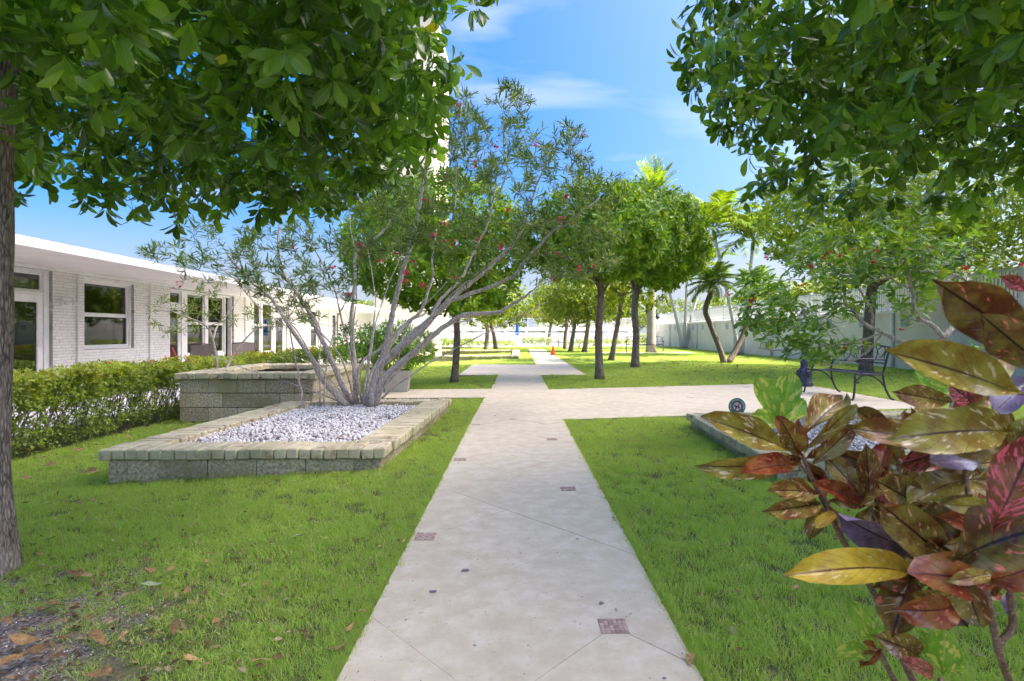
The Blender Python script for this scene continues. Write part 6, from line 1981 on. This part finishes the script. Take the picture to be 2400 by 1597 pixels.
nt.links.new(b.outputs[0], ms.inputs[1]); nt.links.new(tr.outputs[0], ms.inputs[2])
nt.links.new(ms.outputs[0], nt.nodes['Material Output'].inputs['Surface'])
M['grass'] = m

KT = 6
def tuft(k):
    """(verts, quads+tris as quads, rnd) for one tuft prototype"""
    rg = np.random.default_rng(500 + k)
    V, Fc, Rn = [], [], []
    nb = 40
    for i in range(nb):
        r = 0.06 * math.sqrt(rg.random()); a = rg.random() * 6.283
        x, y = r * math.cos(a), r * math.sin(a)
        h = rg.uniform(0.014, 0.038)
        lean = rg.uniform(0.3, 1.3) * h
        la = rg.random() * 6.283
        w = rg.uniform(0.0009, 0.0017)
        fa = rg.random() * 6.283
        sx, sy = math.cos(fa) * w, math.sin(fa) * w
        dx, dy = math.cos(la) * lean, math.sin(la) * lean
        b0 = len(V)
        V += [(x - sx, y - sy, -0.006), (x + sx, y + sy, -0.006), (x + sx + dx * 0.4, y + sy + dy * 0.4, h * 0.6), (x - sx + dx * 0.4, y - sy + dy * 0.4, h * 0.6), (x + dx + sx * 0.15, y + dy + sy * 0.15, h), (x + dx - sx * 0.15, y + dy - sy * 0.15, h)]
        Fc += [(b0, b0 + 1, b0 + 2, b0 + 3), (b0 + 3, b0 + 2, b0 + 4, b0 + 5)]
        q = rg.random()
        Rn += [q, q]
    return V, Fc, Rn

rg = np.random.default_rng(99)
PLAN = [LOW_L, LOW_R, TALL, [(-4.4, 23.6), (-4.2, 23.6), (-4.2, 31.3), (-4.4, 31.3)]]
def poly_mask(x, y, P, grow_=0.0):
    ok = np.ones(len(x), bool)
    c = np.mean(np.array(P), 0)
    for i in range(len(P)):
        a, b2 = P[i], P[(i + 1) % len(P)]
        ln = math.hypot(b2[0] - a[0], b2[1] - a[1])
        ok &= ((b2[0] - a[0]) * (y - a[1]) - (b2[1] - a[1]) * (x - a[0])) / ln >= -grow_
    return ok
bands = [(1.2, 2.6, 760), (2.6, 4.0, 560), (4.0, 6.0, 360), (6.0, 9.0, 190), (9.0, 14.0, 110), (14.0, 22.0, 55), (22.0, 46.0, 20)]
PTS, SCL = [], []
for (y0, y1, dens) in bands:
    xw = 0.92 * y1 + 0.4
    x0_, x1_ = -min(xw, 4.92), min(xw, 11.75)
    n = int((x1_ - x0_) * (y1 - y0) * dens)
    x, y = rg.uniform(x0_, x1_, n), rg.uniform(y0, y1, n)
    keep = np.abs(x) < 0.92 * y + 0.3
    for P in PATHS: keep &= ~poly_mask(x, y, P, 0.012)
    for P in PLAN: keep &= ~poly_mask(x, y, P, -0.03)
    x, y = x[keep], y[keep]
    # bare, littered ground under the left tree and a few thin patches
    nz = np.array([mnoise.fractal(Vector((a * 0.9, b2 * 0.9, 3.0)), 0.8, 2.1, 4) for a, b2 in zip(x, y)])
    bare = np.exp(-(((x + 2.0) / 0.72) ** 2 + ((y - 1.95) / 0.62) ** 2)) * 1.25
    thin = np.clip(nz * 0.8 - 0.22, 0, 0.4) * np.clip((5.5 - y) / 3, 0, 1)
    k2 = rg.random(len(x)) > bare + thin
    x, y, nz = x[k2], y[k2], nz[k2]
    s = {760: 0.8, 560: 0.9, 360: 1.05, 190: 1.3, 110: 1.6, 55: 2.2, 20: 3.4}[dens]
    PTS.append(np.stack([x, y, gz_np(x) - 0.02], -1))
    SCL.append(np.stack([s * rg.uniform(0.8, 1.25, len(x)), s * rg.uniform(0.8, 1.25, len(x)), (0.5 + 0.5 * s ** 0.35) * rg.uniform(0.7, 1.15, len(x)) * np.clip(1 - bare[k2], 0.5, 1)], -1))
# ragged tufts hanging over the path edges
for (xe, ya, yb, n) in [(-0.585, 1.3, 9.6, 900), (0.605, 1.3, 7.2, 760)]:
    y = ya + (yb - ya) * rg.random(n) ** 1.5
    x = xe - math.copysign(0.006, -xe) * 1.0 + rg.normal(0, 0.008, n)
    PTS.append(np.stack([x, y, gz_np(x) - 0.012], -1))
    SCL.append(np.stack([rg.uniform(0.3, 0.6, n), rg.uniform(0.3, 0.6, n), rg.uniform(0.5, 1.1, n)], -1))
PTS, SCL = np.concatenate(PTS), np.concatenate(SCL)
V, Fc, Rn, ID = [], [], [], []
for k in range(KT):
    v, f, r = tuft(k)
    o_ = len(V)
    V += v; Fc += [tuple(o_ + i for i in q) for q in f]; Rn += r; ID += [k + 1] * len(v)
me = bpy.data.meshes.new('grass')
npro = len(V)
co = np.concatenate([np.array(V), PTS]).astype(np.float32)
me.vertices.add(len(co)); me.vertices.foreach_set('co', co.ravel())
fc = np.array(Fc, np.int32)
me.loops.add(fc.size); me.loops.foreach_set('vertex_index', fc.ravel())
me.polygons.add(len(fc)); me.polygons.foreach_set('loop_start', np.arange(0, fc.size, 4, dtype=np.int32))
me.update(calc_edges=True)
a = me.attributes.new('rnd', 'FLOAT', 'FACE'); a.data.foreach_set('value', np.array(Rn, np.float32))
a = me.attributes.new('proto', 'INT', 'POINT'); a.data.foreach_set('value', np.concatenate([np.array(ID), np.zeros(len(PTS))]).astype(np.int32))
a = me.attributes.new('pick', 'INT', 'POINT'); a.data.foreach_set('value', np.concatenate([np.zeros(npro) - 1, rg.integers(0, KT, len(PTS))]).astype(np.int32))
a = me.attributes.new('rot', 'FLOAT_VECTOR', 'POINT')
rot = np.zeros((len(co), 3), np.float32); rot[npro:, 2] = rg.random(len(PTS)) * 6.283; rot[npro:, 0] = rg.normal(0, 0.12, len(PTS)); rot[npro:, 1] = rg.normal(0, 0.12, len(PTS))
a.data.foreach_set('vector', rot.ravel())
a = me.attributes.new('scl', 'FLOAT_VECTOR', 'POINT')
scl = np.ones((len(co), 3), np.float32); scl[npro:] = SCL
a.data.foreach_set('vector', scl.ravel())
me.materials.append(M['grass'])
grass = bpy.data.objects.new('grass', me); COL.objects.link(grass)
tag(grass, 'short bright green lawn grass on both sides of the stone path', 'grass', None, 'stuff')
ng = bpy.data.node_groups.new('grass_scatter', 'GeometryNodeTree')
ng.interface.new_socket('Geometry', in_out='INPUT', socket_type='NodeSocketGeometry')
ng.interface.new_socket('Geometry', in_out='OUTPUT', socket_type='NodeSocketGeometry')
gi, go = ng.nodes.new('NodeGroupInput'), ng.nodes.new('NodeGroupOutput')
jn_ = ng.nodes.new('GeometryNodeJoinGeometry')
def named(nm, typ):
    q = ng.nodes.new('GeometryNodeInputNamedAttribute'); q.data_type = typ; q.inputs['Name'].default_value = nm
    return q.outputs['Attribute']
n_pro, n_pick, n_rot, n_scl = named('proto', 'INT'), named('pick', 'INT'), named('rot', 'FLOAT_VECTOR'), named('scl', 'FLOAT_VECTOR')
def eq(sock, val):
    c = ng.nodes.new('FunctionNodeCompare'); c.data_type = 'INT'; c.operation = 'EQUAL'
    ng.links.new(sock, c.inputs[2]); c.inputs[3].default_value = val
    return c.outputs[0]
for k in range(KT):
    s1 = ng.nodes.new('GeometryNodeSeparateGeometry'); s1.domain = 'POINT'
    ng.links.new(gi.outputs[0], s1.inputs[0]); ng.links.new(eq(n_pro, k + 1), s1.inputs[1])
    s2 = ng.nodes.new('GeometryNodeSeparateGeometry'); s2.domain = 'POINT'
    ng.links.new(gi.outputs[0], s2.inputs[0]); ng.links.new(eq(n_pick, k), s2.inputs[1])
    ip = ng.nodes.new('GeometryNodeInstanceOnPoints')
    ng.links.new(s2.outputs[0], ip.inputs['Points']); ng.links.new(s1.outputs[0], ip.inputs['Instance'])
    ng.links.new(n_rot, ip.inputs['Rotation']); ng.links.new(n_scl, ip.inputs['Scale'])
    ng.links.new(ip.outputs[0], jn_.inputs[0])
ng.links.new(jn_.outputs[0], go.inputs[0])
md = grass.modifiers.new('scatter', 'NODES'); md.node_group = ng

# ------------------------------------------------------------------ fallen leaves
def dry_leaf_mesh(seed, W=0.5):
    tv, tf, uv = leaf_template(W, 6, 0.0, 0.0)
    rr = random.Random(seed)
    v = tv.copy()
    c1, c2, c3 = rr.uniform(0.25, 0.9), rr.uniform(-0.5, 0.5), rr.uniform(0.05, 0.35)
    for i in range(len(v)):
        x, y, z = v[i]
        v[i, 2] = c1 * y * y * 2.2 + c3 * (x - 0.5) ** 2 + 0.05 * math.sin(x * 7 + seed) * (1 + y * 3) + c2 * y * (x - 0.5) * 0.6
    v[:, 0] -= 0.5
    v[:, 2] -= v[:, 2].min()
    return np_mesh('fallen_leaf', v, tf, None, True, uv)
dl = [dry_leaf_mesh(k, 0.35 + 0.05 * (k % 4)) for k in range(6)]
for me in dl: me.materials.append(M['dry_leaf'])
gl_ = dry_leaf_mesh(12, 0.5); gl_.materials.append(M['green_litter'])
def fallen(px, py, L, label, group, z=0.018, green=False, mesh=None, rz=None):
    q = gp(px, py, 0)
    for _ in range(3): q = gp(px, py, gz(q.x, q.y))
    o = link_mesh('fallen_leaf', gl_ if green else (mesh or RND.choice(dl)), None, None, (q.x, q.y, gz(q.x, q.y) + z), (RND.uniform(-0.35, 0.35), RND.uniform(-0.3, 0.3), rz if rz is not None else RND.random() * 6.28), (L, L, L))
    return tag(o, label, 'leaf', group)
fallen(698, 1273, 0.075, 'pale green leaf lying on the grass left of the path', None, 0.035, True, rz=0.2)
fallen(351, 1391, 0.085, 'green fallen leaf on the thin grass right of the left tree trunk', None, 0.035, True, rz=0.3)
fallen(1720, 1160, 0.05, 'curled pale leaf on the grass below the right planter', None, 0.03, True)
for (px, py, L) in [(230, 1510, 0.115), (285, 1510, 0.06), (60, 1517, 0.11), (86, 1540, 0.10), (120, 1430, 0.10), (200, 1362, 0.11), (175, 1352, 0.07), (350, 1350, 0.09), (410, 1485, 0.10), (440, 1395, 0.05), (450, 1560, 0.06), (612, 1565, 0.07),
                    (625, 1380, 0.055), (505, 1470, 0.05), (340, 1285, 0.055), (450, 1240, 0.05), (485, 1330, 0.06), (90, 1310, 0.08), (175, 1355, 0.09), (230, 1597, 0.09), (110, 1420, 0.06), (370, 1395, 0.05), (400, 1345, 0.06), (345, 1325, 0.05), (20, 1470, 0.08), (30, 1560, 0.08)]:
    fallen(px, py, L, 'tan dry leaf on the bare littered ground near the left tree trunk', 'dry leaves round the left trunk', 0.022)
for (px, py, L) in [(60, 1068, 0.12), (180, 1062, 0.12), (115, 1098, 0.12), (60, 1130, 0.11), (205, 1115, 0.13), (225, 1115, 0.10), (100, 1080, 0.10), (185, 1190, 0.08), (210, 1185, 0.09), (165, 1188, 0.07), (60, 1190, 0.09), (220, 1050, 0.1), (310, 1005, 0.09), (345, 1005, 0.09), (300, 1030, 0.1), (290, 945 + 40, 0.08)]:
    fallen(px, py, L, 'tan dry leaf on the grass between the left planter and the hedge', 'dry leaves left of the planter', 0.03)
for (px, py, L) in [(1732, 1158, 0.05), (1630, 1222, 0.045), (1720, 1405, 0.05), (1860, 1395, 0.06), (1790, 1292, 0.05), (1560, 1085, 0.05), (1680, 1150, 0.04), (1520, 1085, 0.04), (1850, 1420, 0.05), (1700, 1290, 0.04), (1600, 1220, 0.035)]:
    fallen(px, py, L, 'small brown leaf on the right lawn beside the path', 'leaves on the right lawn', 0.028)
for (px, py, L) in [(946, 1275, 0.045), (1443, 1220, 0.045), (970, 1238, 0.04), (1011, 1168, 0.04), (1618, 1555, 0.06), (820, 1480, 0.05), (800, 1525, 0.05), (1408, 1150, 0.035), (1160, 977, 0.05), (850, 1440, 0.04), (1075, 1090, 0.035)]:
    fallen(px, py, L, 'brown leaf caught at the edge of the stone path', 'leaves along the path edge', 0.012)
for (px, py, L) in [(500, 1035, 0.06), (545, 1020, 0.05), (640, 990, 0.06), (690, 975, 0.06), (745, 968, 0.05), (800, 1025, 0.06), (610, 1000, 0.05), (870, 975, 0.05), (560, 1005, 0.05), (590, 1028, 0.06), (520, 1015, 0.06), (905, 960, 0.05), (885, 950, 0.06), (835, 952, 0.06), (760, 1003, 0.05), (700, 1010, 0.05)]:
    q = gp(px, py, 0.1)
    o = link_mesh('fallen_leaf', RND.choice(dl), None, None, (q.x, q.y, 0.104), (RND.uniform(-0.3, 0.3), RND.uniform(-0.3, 0.3), RND.random() * 6), (L, L, L))
    tag(o, 'brown dry leaf lying on the white pebbles of the left planter', 'leaf', 'dry leaves on the pebbles')
# crumbs of litter: uncountable
def litter(name, n, region, size, label, z=0.012, seed=5):
    r = np.random.default_rng(seed)
    x, y = region(r, n)
    ok = np.ones(len(x), bool)
    for P in PATHS: ok &= ~poly_mask(x, y, P, 0.0)
    for P in PLAN[:3]: ok &= ~poly_mask(x, y, P, 0.0)
    x, y = x[ok], y[ok]
    k = len(x)
    pos = np.stack([x, y, gz_np(x) + z + r.uniform(-0.008, 0.01, k)], -1)
    d = unit(np.stack([r.normal(size=k), r.normal(size=k), r.normal(0, 0.25, k)], -1))
    nz = unit(np.stack([r.normal(0, 0.35, k), r.normal(0, 0.35, k), np.ones(k)], -1)); nz = unit(nz - d * np.sum(nz * d, 1, keepdims=True))
    s = size * r.uniform(0.5, 1.5, (k, 1))
    mats = np.stack([d * s, np.cross(nz, d) * s, nz * s], -1)
    o = link_mesh(name, scatter_mesh(name, LEAF_MID[0], LEAF_MID[1], pos, mats, r.random(k)), M['dry_crumb'])
    return tag(o, label, 'litter', None, 'stuff')
M['dry_crumb'] = leaf_mat('dry_crumb', [(0.07, 0.04, 0.022), (0.17, 0.10, 0.045), (0.30, 0.19, 0.09), (0.40, 0.31, 0.18)], 0.1, 0.8, 0.2, tcol=(1, 1, 1))
litter('leaf_litter', 1500, lambda r, n: (r.normal(-1.95, 0.8, n), r.normal(2.3, 0.6, n)), 0.028, 'brown crumbled leaf litter on the bare ground by the left tree', -0.006, 6)
litter('leaf_litter', 1500, lambda r, n: (r.uniform(-4.8, 6.0, n), 1.6 + 12 * r.random(n) ** 1.3), 0.028, 'scattered brown leaf crumbs over the lawns', 0.016, 7)
litter('leaf_litter', 900, lambda r, n: (np.where(r.random(n) < 0.5, -0.59, 0.61) + r.normal(0, 0.014, n), 1.3 + 6.5 * r.random(n) ** 1.4), 0.014, 'dark earth and leaf crumbs along both path edges', 0.0, 8)
litter('leaf_litter', 900, lambda r, n: (r.uniform(4, 11, n), r.uniform(12, 26, n)), 0.07, 'dry leaves scattered over the far right lawn', 0.03, 9)
def bed_litter(ring, n, seed, label):
    r = np.random.default_rng(seed)
    xs, ys = [q[0] for q in ring], [q[1] for q in ring]
    x, y = r.uniform(min(xs), max(xs), n), r.uniform(min(ys), max(ys), n)
    ok = poly_mask(x, y, ring, -0.03); x, y = x[ok], y[ok]; k = len(x)
    pos = np.stack([x, y, 0.098 + r.uniform(-0.004, 0.012, k)], -1)
    d = unit(np.stack([r.normal(size=k), r.normal(size=k), r.normal(0, 0.3, k)], -1))
    nz = unit(np.stack([r.normal(0, 0.4, k), r.normal(0, 0.4, k), np.ones(k)], -1)); nz = unit(nz - d * np.sum(nz * d, 1, keepdims=True))
    s = 0.034 * r.uniform(0.4, 1.5, (k, 1))
    mats = np.stack([d * s, np.cross(nz, d) * s, nz * s], -1)
    o = link_mesh('leaf_litter', scatter_mesh('leaf_litter', LEAF_MID[0], LEAF_MID[1], pos, mats, r.random(k)), M['dry_crumb'])
    tag(o, label, 'litter', None, 'stuff')
bed_litter(IN_L, 900, 61, 'brown leaf bits strewn over the white pebbles under the oleander')
bed_litter(IN_R, 350, 62, 'brown leaf bits on the white pebbles of the right planter')
def grit(seed):
    r = np.random.default_rng(seed)
    n = 900
    x, y = r.normal(-2.0, 0.6, n), r.normal(2.1, 0.45, n)
    pos = np.stack([x, y, gz_np(x) - 0.016], -1)
    mats = rand_rot(n, r) * (r.uniform(0.0015, 0.004, (n, 1)) * np.ones((n, 3)))[:, None, :]
    o = link_mesh('grit', scatter_mesh('grit', ICO_V, ICO_F, pos, mats, r.random(n) * 0.6), M['pebble'])
    return tag(o, 'grey grit on the bare ground by the left tree trunk', 'grit', None, 'stuff')
grit(3)
